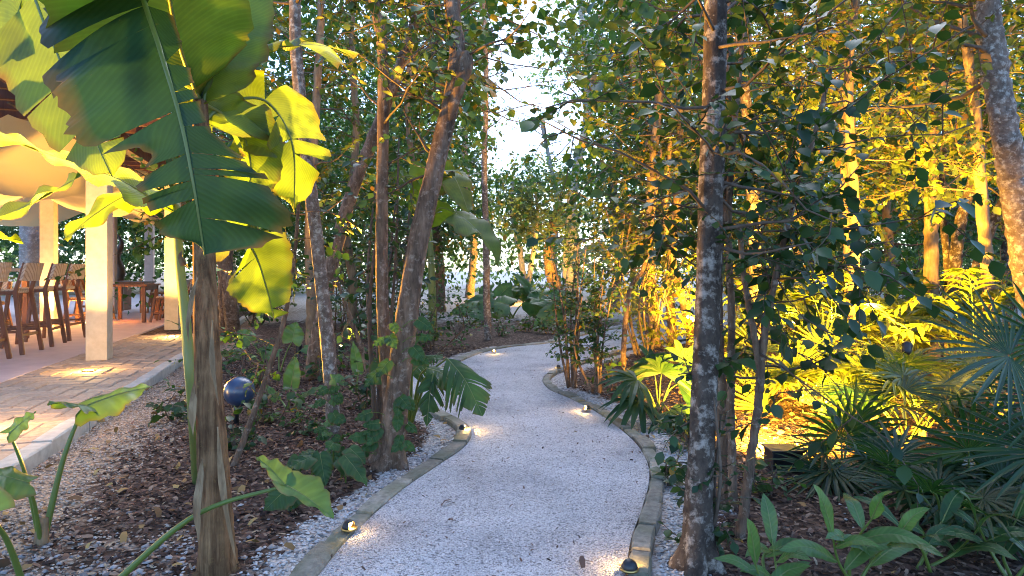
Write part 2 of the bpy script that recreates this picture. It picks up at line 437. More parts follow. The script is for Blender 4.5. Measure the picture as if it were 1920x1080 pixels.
def sail_mat():
    m, n, l, p, out = newmat('shade cloth')
    p.inputs['Base Color'].default_value = (0.60, 0.47, 0.24, 1); p.inputs['Roughness'].default_value = 0.9
    t = N(n, 'ShaderNodeBsdfTranslucent'); t.inputs[0].default_value = (0.60, 0.46, 0.22, 1)
    tc = N(n, 'ShaderNodeTexCoord')
    a = N(n, 'ShaderNodeTexNoise', in_Scale=3.0, in_Detail=4.0); l.new(tc.outputs['Object'], a.inputs['Vector'])
    l.new(bump(n, l, a.outputs[0], 0.03, 0.6), p.inputs['Normal'])
    mx = N(n, 'ShaderNodeMixShader'); mx.inputs[0].default_value = 0.4
    l.new(p.outputs[0], mx.inputs[1]); l.new(t.outputs[0], mx.inputs[2]); l.new(mx.outputs[0], out.inputs[0])
    return m
M['sail'] = sail_mat()

def weave_mat():
    m, n, l, p, out = newmat('woven rope')
    tc = N(n, 'ShaderNodeTexCoord')
    a = N(n, 'ShaderNodeTexWave', in_Scale=14.0, in_Distortion=1.5, bands_direction='DIAGONAL'); l.new(tc.outputs['Object'], a.inputs['Vector'])
    b = N(n, 'ShaderNodeTexWave', in_Scale=22.0, in_Distortion=1.0, bands_direction='Z'); l.new(tc.outputs['Object'], b.inputs['Vector'])
    c = mixc(n, l, 1.0, a.outputs[0], b.outputs[0], 'MULTIPLY')
    l.new(ramp(n, l, c, [(0.0, (0.38, 0.28, 0.21)), (0.35, (0.68, 0.57, 0.46))]), p.inputs['Base Color'])
    p.inputs['Roughness'].default_value = 0.9
    l.new(bump(n, l, c, 0.006, 0.9), p.inputs['Normal'])
    return m
M['weave'] = weave_mat()

# ------------------------------------------------------------------ ground, path, kerbs
LEFT_EDGE = [(430,1400),(520,1200),(600,1076),(650,1016),(702,965),(762,914),(830,868),(870,840),(884,816),(876,796),(842,776),(802,759),(772,737),(764,716),(790,701),(848,688)]
FAR_EDGE = [(848,688),(870,676),(905,662),(960,651),(1045,642),(1120,624),(1250,603),(1420,589),(1750,576)]
RIGHT_EDGE = [(1120,1400),(1150,1180),(1172,1076),(1184,1010),(1205,950),(1217,900),(1211,862),(1182,822),(1122,776),(1066,747),(1030,731),(1017,713),(1030,698),(1062,687),(1120,668),(1220,646),(1420,621),(1750,602)]
left_c = spline([G(*p)[:2] for p in LEFT_EDGE], 160)
far_c = spline([G(*p)[:2] for p in FAR_EDGE], 90)
right_c = spline([G(*p)[:2] for p in RIGHT_EDGE], 200)
path_poly = np.vstack([left_c, far_c[1:], right_c[::-1]])

def seg_dist(pts, line, step=2):
    line = np.vstack([line[::step], line[-1:]])
    a, b = line[:-1], line[1:]
    best = np.full(len(pts), 1e9)
    for k in range(len(a)):
        ab = b[k] - a[k]
        t = np.clip(((pts - a[k]) @ ab) / max(ab @ ab, 1e-12), 0, 1)
        d = np.hypot(*(pts - a[k] - t[:, None] * ab).T)
        best = np.minimum(best, d)
    return best

def inside(pts, poly):
    x, y = pts[:, 0], pts[:, 1]
    c = np.zeros(len(pts), bool)
    for k in range(len(poly)):
        (x1, y1), (x2, y2) = poly[k - 1], poly[k]
        if y1 == y2: continue
        h = ((y1 > y) != (y2 > y)) & (x < (x2 - x1) * (y - y1) / (y2 - y1) + x1)
        c ^= h
    return c

_r = np.random.default_rng(5)
_wav = [(_r.normal(size=2) * s, _r.uniform(0, 6.28), a) for s, a in ((0.8, 1.0), (1.7, 0.7), (2.6, .5), (4.5, .35), (8.0, .25), (13.0, 0.2)) for _ in range(3)]
def vnoise(p, k=1.0):
    return sum(a * np.sin((p * k) @ w + ph) for w, ph, a in _wav) / 3.2

K0 = np.array([-2.63, 3.29]); TU = nrm(np.array([-0.30, 1.0])); TW = np.array([-TU[1], TU[0]])
def T(a, b, z=0.0):
    q = K0 + a * TU + b * TW
    return np.array([q[0], q[1], z])
def tcoord(p):
    r = p[:, :2] - K0
    return r @ TU, r @ TW

def bed_height(p):
    """height of the planted beds; they stay below the path, kerbs and terrace"""
    dl = np.minimum(np.minimum(seg_dist(p, left_c, 4), seg_dist(p, right_c, 4)), seg_dist(p, far_c, 4))
    ins = inside(p, path_poly)
    a, b = tcoord(p)
    z = -0.012 + 0.035 * np.clip((dl - 0.12) / 0.6, 0, 1) + 0.014 * vnoise(p)
    z = np.where(ins | (dl < 0.12), -0.03, z)
    z = np.where(b > -0.03, -0.03, z)
    return z, dl, ins, a, b

def gravel_mask(p, dl, ins, a, b):
    left = (p[:, 0] < 0.3)
    g = np.clip(1.15 - (dl - 0.10) / np.where(left, 0.26, 0.30), 0, 1)
    g = np.maximum(g, 0.80 * np.clip(1.25 - (-b) / 0.70, 0, 1) * (b < 0))
    g = np.maximum(g, 0.42 * np.clip(1.4 - np.hypot(p[:, 0] + 1.55, (p[:, 1] - 2.35) * 0.8) / 0.55, 0, 1))
    g = g + 0.16 * vnoise(p, 1.6)
    far = np.clip((p[:, 1] - 12) / 2.5, 0, 1)
    return np.clip(g * (1 - far) + far * (0.75 + 0.2 * vnoise(p, .3)), 0, 1)

xs = np.concatenate([[-400, -200, -90, -50, -30, -20, -14, -10.5], np.arange(-8.5, 8.51, 0.09), [10.5, 14, 20, 30, 50, 90, 200, 400]])
ys = np.concatenate([[-60, -25, -8, -2], np.arange(0.0, 16.01, 0.09), np.arange(16.5, 40, 1.0), [45, 60, 90, 160, 400]])
gx, gy = np.meshgrid(xs, ys)
gp = np.stack([gx.ravel(), gy.ravel()], 1)
gzv, gdl, gins, ga, gb = bed_height(gp)
mb = MB()
nx, ny = len(xs), len(ys)
i = np.arange(ny - 1)[:, None] * nx; j = np.arange(nx - 1)[None]
mb.add(np.column_stack([gp, gzv]), np.stack([i + j, i + j + 1, i + nx + j + 1, i + nx + j], -1).reshape(-1, 4))
ground = struct(mb.build('ground', M['soil']))
at = ground.data.attributes.new('gravel', 'FLOAT', 'POINT')
at.data.foreach_set('value', gravel_mask(gp, gdl, gins, ga, gb).astype(np.float32))

at = ground.data.attributes.new('sand', 'FLOAT', 'POINT')
at.data.foreach_set('value', np.clip(1.4 + gb, 0, 1).astype(np.float32))

mb = MB()
pz = np.column_stack([path_poly, np.full(len(path_poly), 0.004)])
mb.add(pz, [tuple(range(len(pz)))[::-1]])
path = struct(mb.build('path', M['path'], smooth=False))
if path.data.polygons[0].normal.z < 0:
    path.data.flip_normals()

def kerb_run(parent, line, side, w, top, rng, lmin, lmax, mat, name='kerb_stone', jit=0.004, bot=-0.08):
    """individual stones laid along a curve; side = +1 puts them to the left of the running direction"""
    d = np.concatenate([[0], np.cumsum(np.hypot(*np.diff(line, axis=0).T))])
    s = 0.0; out = []
    while s < d[-1] - 0.05:
        L = min(rng.uniform(lmin, lmax), d[-1] - s)
        q = np.linspace(s + 0.006, s + L - 0.006, 4)
        c = np.column_stack([np.interp(q, d, line[:, 0]), np.interp(q, d, line[:, 1])])
        q2 = np.column_stack([np.interp(q + .01, d, line[:, 0]) - np.interp(q - .01, d, line[:, 0]), np.interp(q + .01, d, line[:, 1]) - np.interp(q - .01, d, line[:, 1])])
        t = nrm(q2); nn = np.column_stack([-t[:, 1], t[:, 0]]) * side
        h = top + rng.normal(0, jit * 1.5); off = rng.normal(0, jit); ww = w + rng.normal(0, jit * 1.4)
        b = 0.010
        prof = [(0.0, bot), (0.0, h - b), (b, h), (ww - b, h), (ww, h - b), (ww, bot)]
        V = []
        for k in range(4):
            e = 0.006 if k in (0, 3) else 0
            for (u, z) in prof:
                uu = min(max(u, e), ww - e)
                pnt = c[k] + nn[k] * (uu + off + 0.004)
                V.append((pnt[0], pnt[1], z - (e if z > 0 else 0) + rng.normal(0, 0.0015)))
        F = [(k*6+m, k*6+m+1, k*6+6+m+1, k*6+6+m) for k in range(3) for m in range(5)]
        mb = MB(); mb.add(V, F); mb.more([(0, 1, 2, 3, 4, 5)], 0); mb.more([(23, 22, 21, 20, 19, 18)], 0)
        out.append(mb.build(name, mat, parent, smooth=False))
        s += L
    return out
rk = np.random.default_rng(11)
kerb_run(path, left_c, 1, 0.105, 0.020, rk, 0.26, 0.52, M['kerb'])
kerb_run(path, far_c[:70], 1, 0.13, 0.03, rk, 0.4, 0.7, M['kerb'])
kerb_run(path, right_c[:170], -1, 0.085, 0.022, rk, 0.16, 0.32, M['kerb'])

# terrace slab, paver strip, white kerb
def tbox(mb, a0, a1, b0, b1, z0, z1):
    Mx = np.eye(4); Mx[:2, 0] = TU; Mx[:2, 1] = TW; Mx[:2, 3] = K0
    mb.bbox((a0, b0, z0), (a1, b1, z1), 0.004, Mx)
mb = MB(); tbox(mb, -5, 27, 1.345, 15, -0.1, 0.072)
slab = struct(mb.build('terrace_floor', M['concrete'], smooth=False))
mb = MB(); tbox(mb, -5, 27, 0.125, 1.343, -0.1, 0.046)
paving = struct(mb.build('paved_strip', M['soil'], smooth=False))
rp = np.random.default_rng(3)
cw = 0.152
pav_cache = {}
def paver_mesh(la, lb, k):
    if (la, lb, k) not in pav_cache:
        m2 = MB(); q = np.random.default_rng(k * 7 + 1)
        g = 0.006
        m2.bbox((-la/2 + g, -lb/2 + g, -0.05), (la/2 - g, lb/2 - g, 0.0), 0.009)
        m2.v[0] = m2.v[0] + q.normal(0, 0.0018, m2.v[0].shape)
        pav_cache[(la, lb, k)] = m2.mesh('paver', M['paver'], smooth=False)
    return pav_cache[(la, lb, k)]
ncell = 8
b_start = 0.127
def put_paver(a0, b0, la, lb):
    q = T(a0 + la / 2, b0 + lb / 2)
    if q[1] < 2.4: return
    o = bpy.data.objects.new('paver', paver_mesh(round(la, 3), round(lb, 3), int(rp.integers(3))))
    o.location = (q[0], q[1], 0.070 + rp.normal(0, 0.0025))
    o.rotation_euler = (rp.normal(0, 0.008), rp.normal(0, 0.008), math.atan2(TU[1], TU[0]) + rp.normal(0, 0.008))
    COL.objects.link(o); o.parent = paving
for yc in range(ncell):
    for xc in range(-8, 58):
        A = -0.9 + xc * cw; B = b_start + yc * cw
        if (xc - yc) % 4 == 0: put_paver(A, B, 2 * cw, cw)
        if (xc - yc) % 4 == 3:
            if yc < ncell - 1: put_paver(A, B, cw, 2 * cw)
            else: put_paver(A, B, cw, cw)
        if yc == 0 and (xc - yc) % 4 == 2: put_paver(A, B, cw, cw)
tk = np.array([T(a, 0.0)[:2] for a in np.linspace(-4, 12, 60)])
kerb_run(paving, tk, 1, 0.12, 0.095, rk, 0.55, 0.95, M['kerb_white'], jit=0.003)

# ------------------------------------------------------------------ loose cover on the beds
def scatter(rng, n, x0, x1, y0, y1, dens=None):
    p = np.column_stack([rng.uniform(x0, x1, n), rng.uniform(y0, y1, n)])
    # keep what the frame can see, with a margin
    p = p[np.abs(p[:, 0]) < p[:, 1] * 0.95 + 0.8]
    z, dl, ins, a, b = bed_height(p)
    ok = ~ins & (dl > 0.115) & (b < -0.01)
    return p[ok], z[ok], dl[ok], a[ok], b[ok]

def chips_mesh(rng, p, z, smin, smax, curl=0.3, asp=(0.3, 0.6)):
    n = len(p)
    s = rng.uniform(smin, smax, n); w = s * rng.uniform(*asp, n)
    az = rng.uniform(0, 6.283, n); ti = rng.normal(0, 0.35, n); ro = rng.normal(0, 0.35, n)
    A = np.column_stack([np.cos(az) * np.cos(ti), np.sin(az) * np.cos(ti), np.sin(ti)])
    Bv = nrm(np.cross(np.column_stack([np.zeros(n), np.zeros(n), np.ones(n)]) + 0.35 * rng.normal(size=(n, 3)), A))
    Nn = np.cross(A, Bv)
    C = np.column_stack([p, z + rng.uniform(0.002, 0.012, n)])
    tmpl = np.array([(-.5, -.35, 0), (-.5, .35, 0), (0, -.5, curl), (0, .5, curl), (.5, -.3, 0), (.5, .3, 0)])
    V = C[:, None] + tmpl[None, :, 0:1] * s[:, None, None] * A[:, None] + tmpl[None, :, 1:2] * w[:, None, None] * Bv[:, None] + tmpl[None, :, 2:3] * (0.3 * s)[:, None, None] * Nn[:, None]
    f = np.array([(0, 2, 3, 1), (2, 4, 5, 3)])
    F = (f[None] + (np.arange(n) * 6)[:, None, None]).reshape(-1, 4)
    m2 = MB(); m2.add(V.reshape(-1, 3), F)
    return m2

def pebble_mesh(rng, p, z, smin, smax):
    n = len(p)
    s = rng.uniform(smin, smax, n)
    base = np.array([(1, 0, 0), (-1, 0, 0), (0, 1, 0), (0, -1, 0), (0, 0, 1), (0, 0, -1), (.62, .62, .45), (-.62, .62, .45), (-.62, -.62, .45), (.62, -.62, .45)], float)
    tri = np.array([(0,6,9),(6,4,9),(6,7,4),(6,2,7),(0,2,6),(7,1,8),(7,8,4),(2,1,7),(8,3,9),(8,9,4),(1,3,8),(3,0,9)])
    jit = 1 + rng.normal(0, 0.14, (n, 10, 1))
    sc = np.column_stack([np.ones(n), rng.uniform(.65, 1, n), rng.uniform(.45, .75, n)])
    az = rng.uniform(0, 6.283, n); c, s_ = np.cos(az), np.sin(az)
    v = base[None] * jit * sc[:, None] * s[:, None, None]
    V = np.stack([v[..., 0] * c[:, None] - v[..., 1] * s_[:, None], v[..., 0] * s_[:, None] + v[..., 1] * c[:, None], v[..., 2]], -1)
    V = V + np.column_stack([p, z + s * 0.25])[:, None]
    F = (tri[None] + (np.arange(n) * 10)[:, None, None]).reshape(-1, 3)
    m2 = MB(); m2.add(V.reshape(-1, 3), F)
    return m2

rs = np.random.default_rng(21)
for side, (x0, x1) in (('left', (-4.6, 0.3)), ('right', (0.2, 6.5))):
    p, z, dl, a, b = scatter(rs, 130000 if side == 'left' else 120000, x0, x1, 1.6, 9.5)
    keep = rs.random(len(p)) < np.clip(1.3 - p[:, 1] / 9, 0.25, 1)
    p, z, dl, a, b = p[keep], z[keep], dl[keep], a[keep], b[keep]
    g = gravel_mask(p, dl, np.zeros(len(p), bool), a, b)
    m1 = (g + rs.normal(0, 0.13, len(p))) < 0.42
    pick = m1 & (rs.random(len(p)) < 0.55)
    o = chips_mesh(rs, p[pick], z[pick], 0.010, 0.040).build('bark_mulch', M['chips'], smooth=False)
    struct(o, 'stuff'); o['label'] = 'dark brown bark mulch covering the bed %s of the path' % side; o['category'] = 'mulch'
    sandy = b > -1.0
    if side == 'left':
        pick = ~m1 & sandy & (rs.random(len(p)) < 0.9)
        o = pebble_mesh(rs, p[pick], z[pick], 0.004, 0.010).build('sandy_grit', M['sand_grit'], smooth=True)
        struct(o, 'stuff'); o['label'] = 'tan sandy grit along the white terrace kerb'; o['category'] = 'grit'
    pick = ~m1 & ~(sandy & (side == 'left')) & (p[:, 1] < 8) & (rs.random(len(p)) < 0.95)
    o = pebble_mesh(rs, p[pick], z[pick], 0.0045, 0.011).build('gravel', M['pebbles'], smooth=True)
    struct(o, 'stuff'); o['label'] = 'small white gravel along the edges of the bed %s of the path' % side; o['category'] = 'gravel'
    pick = rs.random(len(p)) < 0.008
    o = chips_mesh(rs, p[pick], z[pick] + 0.012, 0.025, 0.065, 0.5, (0.4, 0.65)).build('fallen_leaves', M['fallen'])
    struct(o, 'stuff'); o['label'] = 'dry yellow brown leaves scattered over the bed %s of the path' % side; o['category'] = 'leaf litter'
# bigger stones at the near left corner
n = 300
p = np.column_stack([rs.normal(-1.55, 0.42, n), rs.normal(2.35, 0.28, n)])
z, dl, ins, a, b = bed_height(p); ok = ~ins & (dl > 0.2) & (b < -0.1)
o = pebble_mesh(rs, p[ok], z[ok], 0.008, 0.020).build('stones', M['stones'])
struct(o, 'stuff'); o['label'] = 'rounded grey stones lying in the mulch at the near left corner'; o['category'] = 'stones'
# loose grains standing proud of the path
p = np.column_stack([rs.uniform(-2, 2, 90000), rs.uniform(1.9, 8.5, 90000)])
p = p[rs.random(len(p)) < np.clip(1.25 - p[:, 1] / 7.5, 0.15, 1)]
p = p[inside(p, path_poly)]
o = pebble_mesh(rs, p, np.full(len(p), 0.003), 0.0025, 0.0055).build('path_grit', M['pebbles'])
struct(o, 'stuff'); o['label'] = 'pale grit on the surface of the winding path'; o['category'] = 'grit'
p = np.column_stack([rs.uniform(-2, 2, 1500), rs.uniform(1.9, 9, 1500)]); p = p[inside(p, path_poly)]
o = chips_mesh(rs, p, np.full(len(p), 0.006), 0.006, 0.022, 0.4, (.25, .6)).build('path_litter', M['chips'], smooth=False)
struct(o, 'stuff'); o['label'] = 'tiny dark bits of bark strewn over the pale path'; o['category'] = 'leaf litter'
# a few dead leaves on the path
for k, (px_, py_, sz, lab) in enumerate([(836, 949, 0.05, 'dry brown leaf on the path left of centre near the domed light'), (1092, 1062, 0.05, 'dry brown leaf on the path close to the bottom edge'),
        (931, 679, 0.06, 'small dark leaf lying on the path where it turns'), (845, 985, 0.04, 'curled dark leaf on the path below the other left leaf')]):
    q = G(px_, py_)
    t = thing('fallen_leaf', lab, 'leaf', (q[0], q[1], 0.006), 'dead leaves on the path')
    chips_mesh(np.random.default_rng(50 + k), np.array([q[:2]]), np.array([0.012]), sz, sz * 1.1, 0.6, (0.4, 0.5)).build('leaf_blade', M['chips'], t)
    mb = MB(); mb.tube(spline([q + (0, 0, .016), q + (.01, .015, .018), q + (sz * .9, .01, .012)], 4), 0.0012, 4); mb.build('stalk', M['twig'], t)

# ------------------------------------------------------------------ lamps
def add_light(name, kind, loc, energy, color, parent=None, size=0.02, target=None, spot=None, blend=0.5):
    d = bpy.data.lights.new(name, kind)
    d.energy = energy * LAMP; d.color = color; d.shadow_soft_size = size
    o = bpy.data.objects.new(name, d)
    if kind == 'SPOT':
        d.spot_size = math.radians(spot); d.spot_blend = blend
        o.rotation_euler = (-(Vector(target) - Vector(loc))).to_track_quat('Z', 'Y').to_euler()
    o.location = Vector(loc) - Vector(root_loc(parent))
    COL.objects.link(o)
    if parent is not None: o.parent = parent
    return o

def path_light(base, face, label, energy=2.2, r=0.031):
    """small eyeball light on the kerb: dark dome with an open mouth towards the path"""
    t = thing('path_light', label, 'path light', base, 'dome lights along the path kerb')
    f = nrm(np.array([face[0], face[1], 0.0])); sd = np.array([-f[1], f[0], 0])
    base = np.asarray(base, float)
    k, n_ = 28, 11
    V, F = [], []
    for i_ in range(n_):
        el = math.pi / 2 * i_ / (n_ - 1)
        for j_ in range(k):
            az = 2 * math.pi * j_ / k
            V.append(base + r * (math.cos(el) * (math.cos(az) * f + math.sin(az) * sd) + np.array([0, 0, math.sin(el) * 1.05 + 0.25])))
    for i_ in range(n_ - 1):
        for j_ in range(k):
            azm = (j_ + .5) / k * 360; azm = min(azm, 360 - azm)
            el = 90 * (i_ + .5) / (n_ - 1)
            if azm < 62 and el < 52: continue
            F.append((i_*k+j_, i_*k+(j_+1)%k, (i_+1)*k+(j_+1)%k, (i_+1)*k+j_))
    mb = MB(); mb.add(V, F)
    sh = mb.build('dome', M['black'], t)
    md = sh.modifiers.new('shell', 'SOLIDIFY'); md.thickness = 0.003; md.offset = -1
    mb = MB(); mb.lathe([(0.0, 0.0), (r * 1.12, 0.0), (r * 1.12, r * .2), (r * 1.0, r * .27), (0, r * .27)], base, 20); mb.build('base_ring', M['brass'], t)
    c = base + f * r * 0.15 + np.array([0, 0, r * 0.72])
    Mx = np.eye(4); Mx[:3, :3] = np.array(Vector(f * 1.0 + np.array([0, 0, -0.25])).to_track_quat('Z', 'Y').to_matrix())
    mb = MB(); mb.lathe([(0.0, r * .16), (r * .30, r * .12), (r * .44, 0.0), (r * .3, -r * .1), (0, -r * .12)], c, 16, Mx); mb.build('lens', M['lamp_soft'], t)
    add_light('bulb', 'POINT', c + f * r * 0.42 + np.array([0, 0, .004]), energy, WARM2, t, 0.008)
    return t

def spike_light(base, target, label, energy, height=0.22, spot=110, color=WARM, size=0.03, glow=0.0, blend=0.6):
    """garden spotlight on a ground spike"""
    base = np.asarray(base, float); target = np.asarray(target, float)
    t = thing('garden_spotlight', label, 'spotlight', base, 'garden spotlights in the beds')
    head = base + np.array([0, 0, height])
    d = nrm(target - head)
    mb = MB(); mb.tube([base - (0, 0, .05), base + (0, 0, height * .5), head - d * 0.01], [0.008, 0.009, 0.009], 8); mb.build('spike', M['black'], t)
    Mx = np.eye(4); Mx[:3, :3] = np.array(Vector(d).to_track_quat('Z', 'Y').to_matrix())
    mb = MB(); mb.lathe([(0, -0.055), (0.022, -0.052), (0.034, -0.03), (0.037, 0.03), (0.041, 0.035), (0.041, 0.05), (0.034, 0.05), (0.033, 0.032)], head, 18, Mx)
    mb.build('housing', M['black'], t)
    mb = MB(); mb.lathe([(0.033, 0.036), (0.02, 0.040), (0, 0.041)], head, 18, Mx); mb.build('lens', M['lamp'], t)
    add_light('bulb', 'SPOT', head + d * 0.075, energy, color, t, size, target, spot, blend)
    if glow: add_light('stray_light', 'POINT', head + d * 0.09, glow, color, t, 0.02)
    return t

def floor_uplight(base, target, label, energy, spot=75, group='floor lights at the foot of the columns'):
    base = np.asarray(base, float)
    t = thing('floor_uplight', label, 'floor light', base, group)
    mb = MB(); mb.lathe([(0.0, 0.003), (0.05, 0.003), (0.05, 0.007), (0.062, 0.007), (0.066, 0.0)], base, 24); mb.build('rim', M['brass'], t)
    mb = MB(); mb.lathe([(0.049, 0.0045), (0.02, 0.0085), (0.0, 0.009)], base, 20); mb.build('lens', M['lamp'], t)
    add_light('bulb', 'SPOT', base + (0, 0, .03), energy, (1.0, 0.56, 0.13), t, 0.04, target, spot, 0.6)
    add_light('stray_light', 'POINT', base + (0, 0, .06), 1.5 + energy * .02, (1.0, 0.56, 0.13), t, 0.03)
    return t

# ------------------------------------------------------------------ terrace pergola and furniture
COLS = [(0.9, .97), (4.9, .97), (8.9, .97), (12.9, .97), (10.1, 3.3), (13.8, 3.3), (17.5, 3.3), (21.2, 3.3), (16.9, .97)]
CLAB = ['cream square pergola column beyond the left edge of the picture', 'nearest square cream pergola column, glowing yellow from a floor light', 'square yellow lit column just behind the banana stem',
        'cream pergola column hidden behind the banana stem', 'pinkish square column rising behind the bar table', 'pinkish pergola column far behind the nearest column',
        'slim far column left of the dark horn sculpture', 'farthest thin column at the back of the terrace', 'far cream column of the front row behind the foliage']
rzt = math.atan2(TU[1], TU[0])
for (a, b), lab in zip(COLS, CLAB):
    q = T(a, b, 0.07)
    t = thing('pergola_column', lab, 'column', q, 'square columns carrying the pergola')
    mb = MB(); s_ = 0.112
    tbox(mb, a - s_, a + s_, b - s_, b + s_, 0.066, 2.70); mb.build('shaft', M['plaster'] if b < 2 else M['plaster_pink'], t, smooth=False)
    mb = MB(); tbox(mb, a - s_ - .012, a + s_ + .012, b - s_ - .012, b + s_ + .012, 2.70, 2.76); mb.build('cap', M['wood'], t, smooth=False)
floor_uplight(np.append(G(166, 695, .075)[:2], .075), T(4.9, .97, 1.9), 'glowing floor light at the foot of the nearest column', 130, 62)
floor_uplight(np.append(G(322, 631, .075)[:2], .075), T(8.9, .97, 1.9), 'glowing floor light at the foot of the column behind the banana', 180, 62)
floor_uplight(T(9.75, 3.1, .075), T(10.0, 3.2, 2.5), 'floor light behind the bar stools washing the pinkish column', 90, 80)
floor_uplight(T(7.6, 3.85, .075), T(7.6, 3.6, 2.6), 'floor light on the terrace under the yellow shade cloth', 130, 115)
floor_uplight(T(10.8, 2.9, .075), T(10.4, 2.2, 2.6), 'floor light between the bar table and the dining table', 200, 115)

u_ = floor_uplight(T(1.1, .72, .075), T(.9, .95, 1.9), 'unseen floor light added at the column beyond the left edge', 30, 62)  # added out of view to warm the pavers, left bed and banana stem
add_light('stray_light', 'POINT', T(1.15, .5, .35), 3, (1.0, 0.60, 0.26), u_, 0.08)  # extra fill point added above that unseen floor light
t = thing('pergola_roof', 'timber pergola roof of beams and laths over the terrace', 'pergola', T(8, 2, 2.76))
for b in (0.97, 3.3):
    mb = MB(); mb.beam(T(-0.5, b, 2.86), T(22.5, b, 2.86), 0.14, 0.20); mb.build('beam', M['wood'], t, smooth=False)
m0 = MB(); m0.beam((0, 0, 0), tuple(np.append(TW * 4.2, 0)), 0.06, 0.12); me = m0.mesh('rafter', M['wood'], smooth=False)
for k in range(34):
    o = bpy.data.objects.new('rafter', me); q = T(0.2 + k * 0.5, 0.2, 3.021) - np.array(t.location)
    o.location = q; COL.objects.link(o); o.parent = t
m0 = MB(); m0.beam((0, 0, 0), tuple(np.append(TU * 17.5, 0)), 0.10, 0.02); me = m0.mesh('lath', M['wood'], smooth=False)
for k in range(24):
    o = bpy.data.objects.new('lath', me); q = T(0.0, 0.25 + k * 0.172, 3.093) - np.array(t.location)
    o.location = q; COL.objects.link(o); o.parent = t

def shade(a0, a1, b0, b1, z, sag, label, seed):
    r = np.random.default_rng(seed)
    n1, n2 = 40, 24
    V, UV = [], []
    for i_ in range(n1):
        for j_ in range(n2):
            u, v = i_ / (n1 - 1), j_ / (n2 - 1)
            zz = z - sag * (4 * v * (1 - v)) - 0.22 * sag * math.cos(u * math.pi * 4) + 0.012 * math.sin(v * 31 + u * 5)
            V.append(T(a0 + (a1 - a0) * u, b0 + (b1 - b0) * v, zz))
    i = np.arange(n1 - 1)[:, None] * n2; j = np.arange(n2 - 1)[None]
    mb = MB(); mb.add(V, np.stack([i + j, i + j + 1, i + n2 + j + 1, i + n2 + j], -1).reshape(-1, 4))
    t = thing('shade_cloth', label, 'shade cloth', T((a0 + a1) / 2, (b0 + b1) / 2, z), 'cloths slung under the pergola')
    c = mb.build('cloth', M['sail'], t)
    for v in (b0, b1):
        m2 = MB(); m2.tube([T(a0, v, z + .01), T((a0 + a1) / 2, v, z + .01), T(a1, v, z + .01)], 0.012, 6); m2.build('cord', M['twig'], t)
shade(3.0, 9.6, 1.15, 3.25, 2.66, 0.44, 'nearer cream shade cloth sagging above the bar stools', 1)
shade(9.8, 15.5, 1.2, 3.1, 2.62, 0.34, 'farther cream shade cloth sagging over the dining tables', 2)
shade(5.0, 13.0, 3.5, 6.2, 2.62, 0.42, 'wide shade cloth deep inside the terrace behind the bar', 3)

def seat_thing(name, label, cat, H, group):
    """wood framed chair or bar stool, woven back and seat; seat height H; front is +Y"""
    t = thing(name, label, cat, (0, 0, 0), group)
    w, dp = 0.23, 0.22
    bh = 0.36
    legs = [((-w + .03, dp - .02, H), (-w - .03, dp + .05, 0)), ((w - .03, dp - .02, H), (w + .03, dp + .05, 0)),
            ((-w + .03, -dp - .03, H + bh), (-w - .035, -dp - .10 + .04 * (H < .6), 0)), ((w - .03, -dp - .03, H + bh), (w + .035, -dp - .10 + .04 * (H < .6), 0))]
    # the back legs rise past the seat and lean back at the top
    for k, (p1, p0) in enumerate(legs):
        mb = MB()
        if k < 2: mb.beam(p0, p1, 0.036, 0.046, up=(0, 1, 0))
        else:
            kn = np.array([p1[0], -dp + .005, H])
            mb.beam(p0, kn, 0.036, 0.05, up=(0, 1, 0)); mb.beam(kn - (0, 0, .01), (p1[0], -dp - .10, H + bh), 0.034, 0.044, up=(0, 1, 0))
        mb.build('leg', M['wood'], t, smooth=False)
    for x in (-1, 1):
        mb = MB(); mb.beam((x * (w - .028), -dp, H - .02), (x * (w - .028), dp - .02, H - .02), 0.03, 0.045); mb.build('seat_rail', M['wood'], t, smooth=False)
        zf = H * 0.36
        mb = MB(); mb.beam((x * w, -dp - .055, zf), (x * w, dp + .03, zf), 0.026, 0.032); mb.build('stretcher', M['wood'], t, smooth=False)
    for y in (dp + .03, -dp - .06):
        mb = MB(); mb.beam((-w, y, H * 0.30), (w, y, H * 0.30), 0.026, 0.036, up=(0, 0, 1)); mb.build('foot_rail', M['wood'], t, smooth=False)
    mb = MB(); mb.bbox((-w + .05, -dp + .01, H - .03), (w - .05, dp - .03, H + .022), 0.012); mb.build('seat', M['weave'], t, smooth=False)
    # curved woven back
    V, F = [], []
    nn = 9
    for k in range(nn):
        u = -1 + 2 * k / (nn - 1)
        for (dy, z) in ((0, H + .14), (0, H + bh - .01), (-.035, H + bh), (-.035, H + .13)):
            V.append((u * (w + .005), -dp - .052 - 0.045 * (1 - u * u) + dy - (z - H - .14) * .25, z))
    for k in range(nn - 1):
        for m_ in range(4):
            F.append((k*4+m_, k*4+(m_+1)%4, k*4+4+(m_+1)%4, k*4+4+m_))
    mb = MB(); mb.add(V, F); mb.more([(0, 1, 2, 3)], 0); mb.more([((nn-1)*4+3, (nn-1)*4+2, (nn-1)*4+1, (nn-1)*4)], 0)
    mb.build('woven_back', M['weave'], t, smooth=False)
    return t

